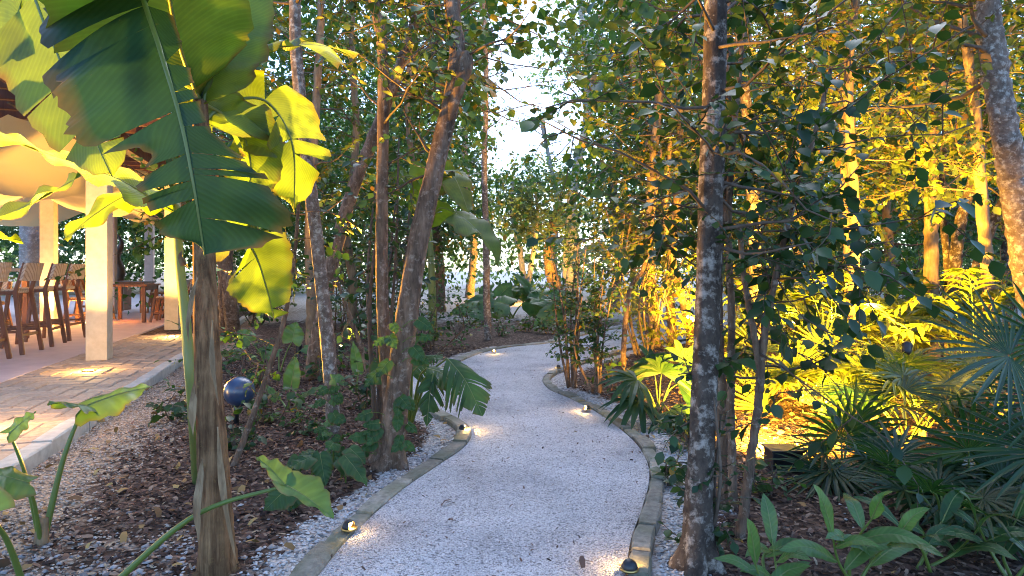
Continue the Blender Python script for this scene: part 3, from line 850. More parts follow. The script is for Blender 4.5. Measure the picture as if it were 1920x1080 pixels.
def place(proto, used, loc, rz, label):
    o = proto if not used else copy_tree(proto)
    o.location = tuple(float(c) for c in loc); o.rotation_euler = (0, 0, rz); o['label'] = label
    return o
face_w = math.atan2(-TW[0], TW[1])
st = seat_thing('bar_stool', '', 'bar stool', 0.80, 'bar stools along the bar table')
labs = ['bar stool nearest the camera, cut by the left edge of the picture', 'second bar stool from the left edge, woven back', 'third bar stool from the left edge, woven back', 'bar stool farthest right, next to the nearest column']
for k, a in enumerate((4.95, 5.85, 6.7, 7.5)):
    place(st, k > 0, T(a, 2.32, .072), face_w + (0.05, -0.04, 0.03, -0.1)[k], labs[k])
t = thing('bar_table', 'long high bar table with white top behind the bar stools', 'table', T(6.2, 3.05, .072))
mb = MB(); tbox(mb, 4.2, 8.2, 2.75, 3.35, 1.12, 1.17); mb.build('table_top', M['table_white'], t, smooth=False)
for a in (4.5, 7.9):
    for b in (2.85, 3.25):
        mb = MB(); tbox(mb, a - .04, a + .04, b - .04, b + .04, .072, 1.12); mb.build('leg', M['wood'], t, smooth=False)
mb = MB(); tbox(mb, 4.54, 7.86, 3.03, 3.07, .28, .34); mb.build('foot_rail', M['wood'], t, smooth=False)

def dining_table(a, b, label):
    t = thing('dining_table', label, 'table', T(a, b, .072), 'wooden dining tables')
    mb = MB(); tbox(mb, a - .6, a + .6, b - .42, b + .42, .80, .84); mb.build('table_top', M['wood'], t, smooth=False)
    for da in (-.52, .52):
        for db in (-.35, .35):
            mb = MB(); tbox(mb, a + da - .035, a + da + .035, b + db - .035, b + db + .035, .072, .80); mb.build('leg', M['wood'], t, smooth=False)
    mb = MB(); tbox(mb, a - .5, a + .5, b - .37, b - .34, .72, .80); mb.build('apron', M['wood'], t, smooth=False)
dining_table(11.2, 2.2, 'nearer wooden dining table between the two front columns')
dining_table(14.4, 3.0, 'farther wooden dining table at the back of the terrace')
ch = seat_thing('dining_chair', '', 'chair', 0.50, 'woven dining chairs around the tables')
spots = [(10.9, 1.45, 0, 'dining chair beside the yellow column at the near table'), (11.6, 1.45, 0, 'dining chair on the path side of the near table, farther along'),
         (10.9, 2.95, math.pi, 'dining chair across the near table, facing the path'), (11.6, 2.95, math.pi, 'second dining chair across the near table, facing the path'),
         (14.1, 2.25, 0, 'dining chair on the near side of the far table'), (14.8, 2.25, 0, 'dining chair on the near side of the far table, farther along'),
         (13.9, 3.75, math.pi, 'dining chair across the far table facing the garden'), (9.3, 3.95, 1.57, 'dining chair alone behind the bar table')]
for k, (a, b, r_, lab) in enumerate(spots):
    place(ch, k > 0, T(a, b, .072), face_w + r_ + 0.1 * math.sin(k * 2.3), lab)
# dark horn sculpture on a wooden plinth
q = np.append(P(222, 520, 17.0)[:2], .072)
t = thing('horn_sculpture', 'dark curved wooden horn sculpture standing on the terrace', 'sculpture', q)
mb = MB(); mb.bbox((q[0] - .22, q[1] - .22, .07), (q[0] + .22, q[1] + .22, .85), 0.01); mb.build('plinth', M['wood'], t, smooth=False)
mb = MB(); mb.tube(spline([q + (0, 0, .76), q + (.05, 0, 1.05), q + (-.06, 0, 1.4), q + (.08, 0, 1.75), q + (-.02, 0, 2.0)], 18), [.13, .12, .10, .06, .015], 10, 0.04, np.random.default_rng(1)); mb.build('horn', M['horn'], t)
# pale textured palm trunk behind the terrace
q = np.append(P(62, 505, 15.5)[:2], 0.0)
t = thing('palm_tree', 'thick grey palm trunk with diamond leaf scars behind the bar', 'palm tree', q)
mb = MB(); pr = []
for k in range(60): pr += [(0.27, k * .09), (0.23, k * .09 + .055)]
mb.lathe(pr, q, 20)
v = mb.v[0]; ang = np.arctan2(v[:, 1] - q[1], v[:, 0] - q[0]); mb.v[0][:, 2] += 0.045 * np.sin(ang * 7) ; mb.v[0][:, :2] += (0.02 * np.sin(ang * 14))[:, None] * nrm(v[:, :2] - q[:2])
mb.build('trunk', M['bark_pale'], t)
PALM_T = (t, q)

# ------------------------------------------------------------------ vegetation builders
LEAF8 = (np.array([(0, 0, 0), (-.30, .28, .07), (-.34, .60, .06), (.30, .28, .07), (.34, .60, .06), (0, .30, 0), (0, .62, -.02), (0, 1.0, -.12)]) * np.array([1, 1, 1]),
         [np.array([(0, 5, 1), (2, 6, 7), (0, 3, 5), (6, 4, 7)]), np.array([(1, 5, 6, 2), (5, 3, 4, 6)])])
LEAF4 = (np.array([(0, 0, 0), (-.30, .45, .06), (0, 1.0, -.08), (.30, .45, .06)]), [np.array([(0, 2, 1), (0, 3, 2)])])

def add_leaves(mb, pos, axis, up, size, tmpl=LEAF8, wide=1.0):
    pos = np.asarray(pos); n = len(pos)
    if n == 0: return
    A = nrm(axis); B = nrm(np.cross(A, up)); C = np.cross(B, A)
    tv, fs = tmpl
    tv = tv * np.array([wide, 1, 1])
    V = pos[:, None] + size[:, None, None] * (tv[None, :, 0:1] * B[:, None] + tv[None, :, 1:2] * A[:, None] + tv[None, :, 2:3] * C[:, None])
    k = len(tv)
    base = mb.n
    mb.v.append(V.reshape(-1, 3)); mb.uv.append(np.zeros((n * k, 2))); mb.n += n * k
    for f in fs:
        mb.f.append((f[None] + (np.arange(n) * k)[:, None, None]).reshape(-1, f.shape[1]) + base)

def grow(rng, start, d, length, n, wig=0.25, lift=0.0):
    pts = [np.asarray(start, float)]
    d = nrm(d)
    for _ in range(n - 1):
        d = nrm(d + rng.normal(0, wig, 3) + np.array([0, 0, lift]))
        pts.append(pts[-1] + d * length / (n - 1))
    return np.array(pts)

def twig_leaves(rng, tw, per, size, droop, P_, A_, U_, S_):
    m = len(tw)
    u = np.linspace(0.12, 1.0, per) * (m - 1)
    i = np.minimum(u.astype(int), m - 2); f = (u - i)[:, None]
    p = tw[i] * (1 - f) + tw[i + 1] * f
    t = nrm(tw[i + 1] - tw[i])
    sd = nrm(np.cross(t, np.array([0, 0, 1.0]) + rng.normal(0, .2, 3)))
    sg = np.where(np.arange(per) % 2 == 0, 1.0, -1.0)[:, None]
    ax = t * 0.6 + sd * sg * 0.9 + rng.normal(0, .35, (per, 3)) + np.array([0, 0, -droop])
    ax[-1] = t[-1] + np.array([0, 0, -droop])
    P_.append(p); A_.append(ax)
    U_.append(np.array([0, 0, 1.0]) + rng.normal(0, .45, (per, 3)))
    S_.append(size * rng.uniform(.4, 1.3, per))

def tree(label, trunks, seed, bark, leaf, size, nb=14, t0=0.35, t1=1.0, blen=1.2, nsub=6, slen=0.5, per=9, up=0.35, az=None, droop=0.35,
         name='tree', cat='tree', tmpl=LEAF8, wide=1.0, group=None, rough=0.05, k=12, lowb=None, limb=0.40):
    """tapered trunk(s), limbs and twigs with leaves set along the twigs"""
    rng = np.random.default_rng(seed)
    if per > 4 and blen > .75: nb = int(nb * 1.35); per += 4
    if per > 4: size *= .76
    base = np.asarray(trunks[0][0][0], float)
    t = thing(name, label, cat, (base[0], base[1], max(0.0, base[2]) if base[2] > .3 else 0.0), group)
    lb = MB(); P_, A_, U_, S_ = [], [], [], []
    for (pts, r0, r1) in trunks:
        c = spline(pts, max(24, int(14 * len(pts))))
        n = len(c)
        c = c + np.column_stack([rng.normal(0, r0 * .05, n), rng.normal(0, r0 * .05, n), np.zeros(n)])
        rad = np.interp(np.linspace(0, 1, n), [0, .06, 1], [r0 * 1.22, r0, r1])
        if k >= 16:                                         # near trunks: furrowed bark relief and a root flare
            m_ = 150; kk = 30
            c2 = spline(pts, m_) ; r2 = np.interp(np.linspace(0, 1, m_), np.linspace(0, 1, n), rad)
            cf = rng.normal(0, 1, (19, kk)); zz = np.linspace(0, 18, m_); i0 = np.minimum(zz.astype(int), 17); fr = (zz - i0)[:, None]
            lob = 1 + .045 * (cf[i0] * (1 - fr) + cf[i0 + 1] * fr) + .022 * rng.normal(0, 1, (m_, kk))
            hgt = np.maximum(c2[:, 2], 0)[:, None]; an = np.linspace(0, 2 * np.pi, kk, endpoint=False)[None]
            lob = lob + np.exp(-hgt / .07) * (.45 + .35 * np.sin(an * 4 + seed) + .2 * np.sin(an * 7 + 1))
            mb = MB(); mb.tube(c2, r2, kk, lobes=lob); mb.build('trunk', bark, t)
        else:
            mb = MB(); mb.tube(c, rad, k, rough, rng); mb.build('trunk', bark, t)
        for q in range(nb):
            f = t0 + (t1 - t0) * (q + rng.random()) / nb
            i = min(int(f * (n - 1)), n - 2)
            a = rng.uniform(0, 6.283) if az is None else math.radians(az[0]) + rng.normal(0, math.radians(az[1]))
            d = np.array([math.cos(a), math.sin(a), up + rng.normal(0, .25)])
            L = blen * rng.uniform(.55, 1.15)
            br = grow(rng, c[i], d, L, 6, 0.2, 0.02)
            lb.tube(br, np.linspace(max(rad[i] * limb * .6, .004), .0025, 6), 5)
            for s in range(nsub):
                g = 0.2 + 0.8 * (s + rng.random()) / nsub
                bi = min(int(g * 5), 4)
                sd = nrm(br[bi + 1] - br[bi]) * .55 + rng.normal(0, .62, 3)
                tw = grow(rng, br[bi] * (1 - (g * 5 - bi)) + br[bi + 1] * (g * 5 - bi), sd, slen * rng.uniform(.5, 1.2), 4, .22, -.03)
                lb.tube(tw, np.linspace(.0035, .0014, 4), 3, cap=False)
                twig_leaves(rng, tw, per, size, droop, P_, A_, U_, S_)
    if nb: 
        lb.build('branches', M['twig'], t, kind='stuff')
    if P_:
        P_, A_, U_, S_ = np.vstack(P_), np.vstack(A_), np.vstack(U_), np.concatenate(S_)
        lane = (P_[:, 0] - .035 * P_[:, 1]) / P_[:, 1] + rng.normal(0, .012, len(P_))      # the clearing that the path runs through
        ok = ~((np.abs(lane) < .066) & (P_[:, 2] > 1.2 + .178 * P_[:, 1]) & (P_[:, 1] > 4) & (P_[:, 2] < 1.2 + .33 * P_[:, 1])) | (nb < 18 and P_[:, 1].mean() > 27)
        P_, A_, U_, S_ = P_[ok], A_[ok], U_[ok], S_[ok]
        cm = MB(); add_leaves(cm, P_, A_, U_, S_, tmpl, wide)
        cm.build('crown', leaf, t, kind='stuff')
    return t

def shrub(label, base, h, spread, stems, seed, leaf, size, per=9, nb=7, slen=.35, bark=None, name='shrub', cat='shrub', group=None, tmpl=LEAF8, wide=1.0, droop=.3, low=.15, lean=(0, 0)):
    rng = np.random.default_rng(seed)
    base = np.asarray(base, float)
    t = thing(name, label, cat, (base[0], base[1], 0), group)
    P_, A_, U_, S_ = [], [], [], []
    lb = MB()
    for s in range(stems):
        a = rng.uniform(0, 6.283); r = spread * rng.uniform(.3, 1)
        b0 = base + np.array([math.cos(a) * spread * .12, math.sin(a) * spread * .12, -.03])
        top = base + np.array([math.cos(a) * r + lean[0], math.sin(a) * r + lean[1], h * rng.uniform(.7, 1.1)])
        mid = (b0 + top) / 2 + rng.normal(0, spread * .15, 3) * (1, 1, .3)
        c = spline([b0, mid, top], 14)
        r0 = 0.006 + 0.006 * h
        mb = MB(); mb.tube(c, np.linspace(r0, r0 * .35, 14), 6, .05, rng); mb.build('stem', bark or M['twig'], t)
        for q in range(nb):
            f = low + (1 - low) * (q + rng.random()) / nb
            i = min(int(f * 13), 12)
            d = np.array([rng.normal(), rng.normal(), rng.normal(.25, .35)])
            tw = grow(rng, c[i], d, slen * rng.uniform(.6, 1.25), 5, .2, -.02)
            lb.tube(tw, np.linspace(.004, .0015, 5), 3, cap=False)
            twig_leaves(rng, tw, per, size, droop, P_, A_, U_, S_)
    lb.build('branches', M['twig'], t, kind='stuff')
    cm = MB(); add_leaves(cm, np.vstack(P_), np.vstack(A_), np.vstack(U_), np.concatenate(S_), tmpl, wide)
    cm.build('foliage', leaf, t, kind='stuff')
    return t

def prof_banana(u): return np.clip(np.sin(np.pi * np.clip(u, 0, 1) ** 0.75), 0, 1) ** 0.55
def prof_lance(u): return np.clip(np.sin(np.pi * np.clip(u, 0, 1) ** 0.8), 0, 1) ** 0.9
def prof_heart(u): return np.interp(u, [0, .06, .2, .4, .65, .85, 1], [.35, .80, 1.0, .92, .62, .30, 0.02])

def blade(mid, Wd, up, rng, prof=prof_banana, n=34, m=5, fold=0.25, droop=0.25, tears=0, gap=.35, wav=.02, sweep=0.2, back=0.0, tearj=.35, sides=None):
    """leaf blade on a midrib; torn into strips when tears > 0. returns MB of the blade and the midrib points"""
    c = spline(mid, n)
    t = nrm(np.gradient(c, axis=0))
    upv = np.asarray(up, float)
    sd = nrm(np.cross(t, upv)); nn = np.cross(sd, t)
    u = np.linspace(0, 1, n); w = Wd * prof(u)
    mb = MB()
    for sg in (1, -1):
        cuts = [0, n - 1]
        if tears:
            cuts = sorted(set([0, n - 1] + list(rng.choice(np.arange(3, n - 3), tears, replace=False))))
        for a, b in zip(cuts[:-1], cuts[1:]):
            if b - a < 1: continue
            if sides is not None: w = Wd * np.interp(u, *sides[0 if sg > 0 else 1])
            gk = gap * (rng.choice([.08, .2, 1.0], p=[.45, .25, .3]) if tears > 3 else 1.0)
            fa = fold + (rng.normal(0, tearj) if tears else 0)
            dr = droop * (1 + (rng.normal(0, .4) if tears else 0))
            ph = rng.uniform(0, 6)
            idx = np.arange(a, b + 1)
            V, UV = [], []
            ctr = (a + b) / 2; half = max((b - a) / 2, .5)
            for i in idx:
                sh = (ctr - i) / half
                seg = np.linalg.norm(c[min(b, n-1)] - c[a]) / 2
                for j in range(m + 1):
                    x = j / m; ds = w[i] * x * (1 + (.035 * math.sin(i * 2.7 + ph * 3) + .03 * math.sin(i * 5.1 + ph) if j == m else 0))
                    out = sd[i] * sg * math.cos(fa) + nn[i] * math.sin(fa)
                    sw = sweep - back * max(0, 1 - u[i] / .25)
                    p = c[i] + out * ds + t[i] * (sw * ds + sh * gk * seg * x * (1 if tears else 0)) \
                        + nn[i] * (wav * math.sin(i * .9 + ph + sg) * x) - np.array([0, 0, dr * ds * ds / max(Wd, 1e-3)])
                    V.append(p); UV.append((u[i], sg * x))
            k = m + 1; L = len(idx)
            i_ = np.arange(L - 1)[:, None] * k; j_ = np.arange(m)[None]
            F = np.stack([i_ + j_, i_ + j_ + 1, i_ + k + j_ + 1, i_ + k + j_], -1).reshape(-1, 4)
            if sg < 0: F = F[:, ::-1]
            mb.add(V, F, UV)
    return mb, c

def big_leaf(t, mid, Wd, up, seed, mat, rib=.008, name='leaf', ribmat=None, label=None, **kw):
    rng = np.random.default_rng(seed)
    mb, c = blade(mid, Wd, up, rng, **kw)
    o = mb.build(name, mat, t, use_uv=True)
    if label: o['label'] = label
    mr = MB(); mr.tube(c - np.array([0, 0, .3 * rib]), np.linspace(rib, rib * .2, len(c)), 6)
    mr.build('midrib', ribmat or M['midrib'], o)
    return o

def stalk(t, pts, r0, r1, mat=None, name='leaf_stalk', k=8):
    c = spline(pts, 16)
    mb = MB(); mb.tube(c, np.linspace(r0, r1, 16), k)
    return mb.build(name, mat or M['stalk'], t)

def fan_leaf(t, hub, out, up, R, seed, mat, nseg=20, span=270, droop=.25, petiole=None, name='fan_leaf', wseg=1.0, cup=.12):
    rng = np.random.default_rng(seed)
    hub = np.asarray(hub, float)
    a = nrm(out); b = nrm(np.cross(a, up)); nn = np.cross(b, a)
    mb = MB()
    dth = math.radians(span) / nseg
    for s in range(nseg):
        th = -math.radians(span) / 2 + (s + .5) * dth
        d = math.cos(th) * a + math.sin(th) * b
        pd = -math.sin(th) * a + math.cos(th) * b
        L = R * (.80 + .20 * math.cos(th * .6)) * rng.uniform(.88, 1.06)
        dd = droop * rng.uniform(.6, 1.5)
        V = []
        for r, hw in ((.02, .10), (.38, 1.0), (.62, .92), (.85, .55), (1.0, .05)):
            rr = r * L; half = hw * .38 * R * math.tan(dth / 2) * 1.05 * wseg
            c = hub + d * rr + nn * (cup * rr) - np.array([0, 0, dd * rr * rr / R])
            V += [c - pd * half + nn * half * .35, c, c + pd * half + nn * half * .35]
        F = []
        for k in range(4):
            F += [(k*3, k*3+1, k*3+4, k*3+3), (k*3+1, k*3+2, k*3+5, k*3+4)]
        mb.add(V, F)
    o = mb.build(name, mat, t, smooth=False)
    if petiole is not None:
        m2 = MB(); m2.tube(spline(list(petiole) + [hub + nn * .0], 10), [.007, .004], 6); m2.build('leaf_stalk', M['stalk'], o)
    return o

def feather_leaf(t, pts, seed, mat, n=16, L=.22, w=.25, name='frond'):
    rng = np.random.default_rng(seed)
    c = spline(pts, 24); tt = nrm(np.gradient(c, axis=0))
    mb = MB(); P_, A_, U_, S_ = [], [], [], []
    for q in range(n):
        f = .15 + .85 * q / (n - 1); i = int(f * 23)
        sd = nrm(np.cross(tt[i], (0, 0, 1.0)))
        for sg in (1, -1):
            P_.append(c[i]); A_.append(tt[i] * .8 + sd * sg + rng.normal(0, .1, 3) + (0, 0, -.25)); U_.append(np.array([0, 0, 1.0]) + .3 * sd * sg); S_.append(L * (1 - .45 * abs(f - .5) * 2) * rng.uniform(.85, 1.1))
    add_leaves(mb, np.array(P_), np.array(A_), np.array(U_), np.array(S_), LEAF8, w)
    o = mb.build(name, mat, t, kind='stuff')
    m2 = MB(); m2.tube(c, np.linspace(.006, .002, 24), 5); m2.build('leaf_stalk', M['stalk'], o)
    return o

# ------------------------------------------------------------------ banana clump on the left
bz = G(405, 1070)
t = thing('banana_plant', 'banana plant with brown fibrous stem and torn leaves on the left', 'banana plant', (bz[0], bz[1], 0))
rng = np.random.default_rng(8)
c = spline([bz + (0, 0, -.05), P(403, 980, 2.42), P(393, 800, 2.43), P(385, 620, 2.45), P(381, 480, 2.5), P(378, 330, 2.55), P(374, 190, 2.6)], 70)
colj = rng.normal(0, .06, (1, 22)); lob = 1 + colj + .07 * np.sin(np.linspace(0, 2 * np.pi, 22, endpoint=False) * 5 + 1)[None] * np.ones((70, 1)) + rng.normal(0, .025, (70, 22)) + .05 * np.sin(np.linspace(0, 9, 70))[:, None] * np.cos(np.linspace(0, 2 * np.pi, 22, endpoint=False) * 2)[None]
mb = MB(); mb.tube(c, np.interp(np.linspace(0, 1, 70), [0, .06, .2, .5, .75, 1], [.090, .066, .053, .043, .038, .026]), 22, lobes=lob); mb.build('stem', M['banana_trunk'], t)
# dry sheaths hanging off the stem
for k, (a0, x0, y0, x1, y1, dd) in enumerate([(0, 370, 520, 352, 640, -.03), (1, 408, 800, 442, 1050, -.05), (2, 372, 700, 362, 820, .02), (3, 398, 600, 410, 760, -.07), (4, 352, 500, 340, 470, -.05), (5, 380, 860, 372, 1020, -.09)]):
    p0, p1 = P(x0, y0, 2.42 + dd), P(x1, y1, 2.36 + dd)
    big_leaf(t, [p0, (p0 + p1) / 2 + (0, -.02, 0), p1], .010 + .003 * (k % 3), (0.2, -1, 0.1), 80 + k, M['dry'], .003, 'dry_sheath', M['dry'], prof=prof_lance, n=14, m=2, fold=.5, wav=.006)
top = c[-1]
BD = M['banana_shaded']; BN = M['banana']
# the big torn leaf hanging in front
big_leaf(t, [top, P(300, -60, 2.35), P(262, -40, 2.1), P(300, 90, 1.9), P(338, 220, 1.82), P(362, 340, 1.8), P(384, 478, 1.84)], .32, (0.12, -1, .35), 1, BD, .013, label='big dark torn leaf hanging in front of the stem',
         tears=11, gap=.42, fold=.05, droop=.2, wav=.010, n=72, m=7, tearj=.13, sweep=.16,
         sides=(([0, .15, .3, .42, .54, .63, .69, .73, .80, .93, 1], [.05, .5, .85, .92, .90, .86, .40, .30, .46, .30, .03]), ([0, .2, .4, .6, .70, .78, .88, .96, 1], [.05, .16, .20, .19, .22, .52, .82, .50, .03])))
big_leaf(t, [top, P(352, 110, 2.62), P(330, 20, 2.7), P(300, -90, 2.8)], .12, (0, -1, .2), 2, BN, .009, fold=.3, droop=.0, n=24)
big_leaf(t, [P(380, 200, 2.6), P(392, 120, 2.66), P(425, 20, 2.75), P(470, -110, 2.85)], .235, (.1, -1, .1), 3, BN, .010, fold=.15, droop=.05, label='broad upright green leaf at the top', n=30, m=6)
big_leaf(t, [top, P(430, 120, 2.8), P(510, 90, 3.0), P(600, 85, 3.2), P(660, 105, 3.35)], 0.24, (0, -.6, .8), 4, BN, .009, tears=3, fold=.2, droop=.4)
big_leaf(t, [P(376, 230, 2.6), P(430, 190, 2.8), P(500, 190, 2.95), P(548, 270, 3.0), P(552, 400, 3.05)], .25, (.5, -.7, .3), 5, BN, .011, tears=3, fold=.1, droop=.2)
big_leaf(t, [P(384, 400, 2.5), P(430, 420, 2.75), P(475, 470, 2.9), P(500, 540, 2.95), P(515, 600, 3.0)], .17, (.2, -1, .3), 6, BN, .008, tears=2, gap=.2, fold=.05, droop=.1, label='drooping yellow lit leaf right of the stem')
big_leaf(t, [top, P(300, 130, 2.8), P(210, 60, 2.9), P(110, 40, 2.9), P(20, 60, 2.9)], .20, (-.1, -.7, .7), 7, BN, .010, tears=3, gap=.12, fold=.1, droop=.3)
big_leaf(t, [top, P(420, 215, 2.75), P(455, 250, 2.85), P(470, 330, 2.9), P(440, 430, 2.9)], .16, (.3, -1, .2), 14, BN, .009, tears=2, gap=.15, fold=.1, droop=.15)
big_leaf(t, [top, P(330, 60, 2.3), P(300, -150, 1.9), P(330, -230, 1.4), P(370, -200, 1.0)], .34, (0, -.3, 1), 15, BN, .010, tears=3, fold=.1, droop=.3)  # leaf added above the frame to shade the big torn leaf
# second, younger stem behind and its leaves
c2 = spline([G(372, 905) + (0, 0, -.04), P(362, 760, 2.9), P(348, 600, 2.9), P(336, 480, 2.95), P(330, 380, 3.0)], 30)
mb = MB(); mb.tube(c2, [.028, .022, .016], 12, .03, rng); mb.build('young_stem', M['midrib'], t)
big_leaf(t, [P(330, 380, 3.0), P(285, 372, 2.95), P(240, 366, 2.9), P(180, 400, 2.85), P(120, 448, 2.8)], .105, (-.2, -.75, .7), 9, BN, .007, fold=.1, droop=.2, label='small drooping yellow leaf beside the lit column', n=26)
big_leaf(t, [P(330, 400, 3.0), P(230, 340, 2.9), P(120, 300, 2.75), P(20, 262, 2.6), P(-90, 225, 2.5)], .14, (0, -.5, .9), 10, BN, .008, fold=.25, droop=.3)
# banana at the left edge, its stem out of frame
b2 = np.array([-2.72, 2.55, 0])
t = thing('banana_plant', 'second banana plant at the left edge, only its leaves in the picture', 'banana plant', b2)
top2 = b2 + (0, 0, 1.55)
mb = MB(); mb.tube(spline([b2 + (0, 0, -.04), b2 + (.02, 0, .8), top2], 24), [.085, .06, .035], 16, .03, rng); mb.build('stem', M['banana_trunk'], t)
big_leaf(t, [top2, P(-60, 60, 2.6), P(40, -30, 2.55), P(90, 60, 2.5), P(150, 200, 2.45), P(210, 330, 2.42)], .27, (-.25, -1, .25), 11, BN, .010, tears=4, gap=.12, fold=.05, droop=.12, wav=.01, label='large leaf glowing yellow at the top left corner', tearj=.12)
big_leaf(t, [top2 + (0, 0, -.1), P(-120, 470, 2.4), P(-20, 420, 2.3), P(70, 375, 2.25), P(152, 328, 2.2)], .10, (0, -.6, .8), 12, BN, .008, fold=.2, droop=.2, prof=prof_lance)
big_leaf(t, [top2 + (0, 0, -.2), P(-140, 430, 2.5), P(-60, 440, 2.4), P(40, 450, 2.35)], .09, (0, -.6, .8), 13, BN, .007, fold=.1, droop=.4, prof=prof_lance)

# ------------------------------------------------------------------ trees left of the path
tree('slender tree with pale spotted bark left of the thick forked trunk', [([G(628, 858) + (0, 0, -.05), P(622, 740, 3.92), P(606, 560, 3.95), P(588, 400, 4.0), P(572, 270, 4.05), P(556, 110, 4.1), P(552, -30, 4.2), P(548, -180, 4.3)], .043, .034)],
     31, M['bark_spot'], M['leaf_mid'], .085, nb=9, t0=.80, blen=.9, nsub=6, per=9, up=.5, limb=.5, k=16)
fb = G(728, 868)
tree('thick leaning tree with a knot and a second upright stem beside the path', [
    ([fb + (0, 0, -.05), P(742, 770, 3.80), P(757, 640, 3.82), P(782, 470, 3.85), P(815, 320, 3.88), P(848, 180, 3.9), P(857, 90, 3.95), P(850, 20, 4.0), P(856, -120, 4.1)], .072, .040),
    ([fb + (.03, .09, -.05), P(728, 720, 3.98), P(717, 560, 4.0), P(716, 380, 4.0), P(719, 200, 4.0), P(716, 80, 4.05), P(698, -20, 4.1), P(690, -150, 4.2)], .042, .030)],
     32, M['bark_brown'], M['leaf_deep'], .080, nb=13, t0=.48, blen=.65, nsub=5, slen=.36, per=9, up=.15, limb=.35, k=16, rough=.06)
# knot
kt = bpy.data.objects[[o.name for o in bpy.data.objects if o.name.startswith('tree')][-1]]
mb = MB(); mb.tube(spline([P(838, 235, 3.86), P(860, 165, 3.85), P(874, 118, 3.86), P(872, 98, 3.87)], 14), [.018, .040, .044, .026], 12, .05, np.random.default_rng(2)); mb.build('knot', M['bark_brown'], kt)
tree('tall canopy tree whose broad leaves hang over the path', [([np.array([-2.1, 6.6, -.05]), np.array([-1.7, 6.4, 1.6]), np.array([-1.1, 6.1, 3.0]), np.array([-.6, 5.9, 4.3])], .075, .04)],
     33, M['bark_brown'], M['leaf_mid'], .125, nb=20, t0=.62, t1=1.0, blen=2.3, nsub=7, slen=.6, per=9, up=.12, az=(-15, 60), droop=.75, wide=1.25)
tree('tree behind the banana with dark stems and a green crown', [([G(440, 640) + (0, 0, -.05), P(432, 560, 9.6), P(425, 480, 9.6), P(455, 330, 9.6), P(470, 150, 9.6), P(480, -100, 9.8)], .11, .06),
     ([G(412, 640) + (0, .1, -.05), P(420, 540, 9.8), P(405, 400, 9.9), P(380, 200, 9.9), P(370, 0, 10)], .09, .05)],
     34, M['bark_brown'], M['leaf_mid'], .15, nb=14, t0=.45, blen=1.9, nsub=7, per=9, slen=.7, up=.3)
tree('thin tan trunk lit orange from below, left of the spotted tree', [([G(582, 664) + (0, 0, -.05), P(584, 560, 8.7), P(580, 420, 8.7), P(590, 250, 8.8), P(600, 60, 8.9), P(606, -120, 9)], .075, .045)],
     35, M['bark_tan'], M['leaf_olive'], .12, nb=20, t0=.35, blen=1.4, nsub=7, per=9, slen=.5, up=.2)
tree('leaning bare brown sapling in front of the blue globe', [([G(432, 880) + (0, 0, -.03), P(470, 790, 3.72), P(505, 690, 3.8), P(535, 590, 3.85), P(553, 470, 3.9), P(560, 380, 3.9)], .019, .009)],
     36, M['bark_brown'], M['leaf_deep'], .075, nb=7, t0=.40, blen=.32, nsub=3, slen=.22, per=7, name='sapling', cat='sapling', k=8)
tree('short slanting dead stem between the spotted and the forked tree', [([G(695, 715) + (0, 0, -.03), P(680, 660, 6.5), P(655, 590, 6.4), P(630, 520, 6.3)], .03, .015)],
     37, M['bark_brown'], M['leaf_deep'], .08, nb=5, t0=.5, blen=.5, nsub=4, slen=.3, per=8, name='sapling', cat='sapling', k=8)
tree('thin straight grey trunk on the far bed beyond the path bend', [([G(915, 638) + (0, 0, -.05), P(913, 560, 10.3), P(911, 440, 10.3), P(908, 300, 10.4), P(912, 140, 10.5), P(905, -80, 10.7)], .065, .035)],
     38, M['bark_spot'], M['leaf_pale'], .12, nb=9, t0=.60, blen=.8, nsub=6, per=9, slen=.5, up=.35)
tree('brown trunk in the left background beside the light gravel', [([G(826, 585) + (0, 0, -.05), P(824, 500, 17), P(818, 380, 17), P(830, 200, 17), P(820, 0, 17)], .14, .08)],
     39, M['bark_brown'], M['leaf_mid'], .17, nb=20, t0=.34, blen=1.6, nsub=7, per=9, slen=.8, up=.15)
tree('slim tree left of the forked trunk in the background, lit from below', [([G(655, 640) + (0, 0, -.05), P(662, 540, 10), P(650, 420, 10), P(668, 260, 10), P(660, 80, 10), P(665, -100, 10)], .07, .04)],
     40, M['bark_tan'], M['leaf_olive'], .11, nb=22, t0=.2, blen=1.2, nsub=7, per=9, slen=.5, up=.15)
tree('slim tree behind the forked trunk with olive foliage', [([G(775, 630) + (0, 0, -.05), P(770, 520, 11), P(778, 380, 11), P(765, 200, 11), P(775, 0, 11)], .07, .04)],
     41, M['bark_tan'], M['leaf_mid'], .11, nb=22, t0=.18, blen=1.1, nsub=7, per=9, slen=.5, up=.15)

# ------------------------------------------------------------------ far trees at the end of the path
tree('tall pale trunk forking high above the far lamps', [([P(1068, 556, 28), P(1078, 470, 28), P(1070, 400, 28), P(1082, 310, 28), P(1100, 230, 28), P(1098, 120, 28), P(1090, 0, 28)], .26, .14),
     ([P(1062, 556, 28.3), P(1066, 440, 28.2), P(1078, 330, 28.2), P(1096, 250, 28), P(1112, 150, 28), P(1135, 20, 28)], .20, .10)],
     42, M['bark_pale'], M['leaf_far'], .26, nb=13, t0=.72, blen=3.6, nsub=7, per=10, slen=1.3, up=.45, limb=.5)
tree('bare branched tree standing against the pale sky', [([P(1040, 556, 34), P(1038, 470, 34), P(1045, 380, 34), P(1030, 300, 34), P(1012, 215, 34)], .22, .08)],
     43, M['bark_pale'], M['leaf_far'], .18, nb=16, t0=.55, blen=3.4, nsub=6, per=2, slen=1.2, up=.6, limb=.6)
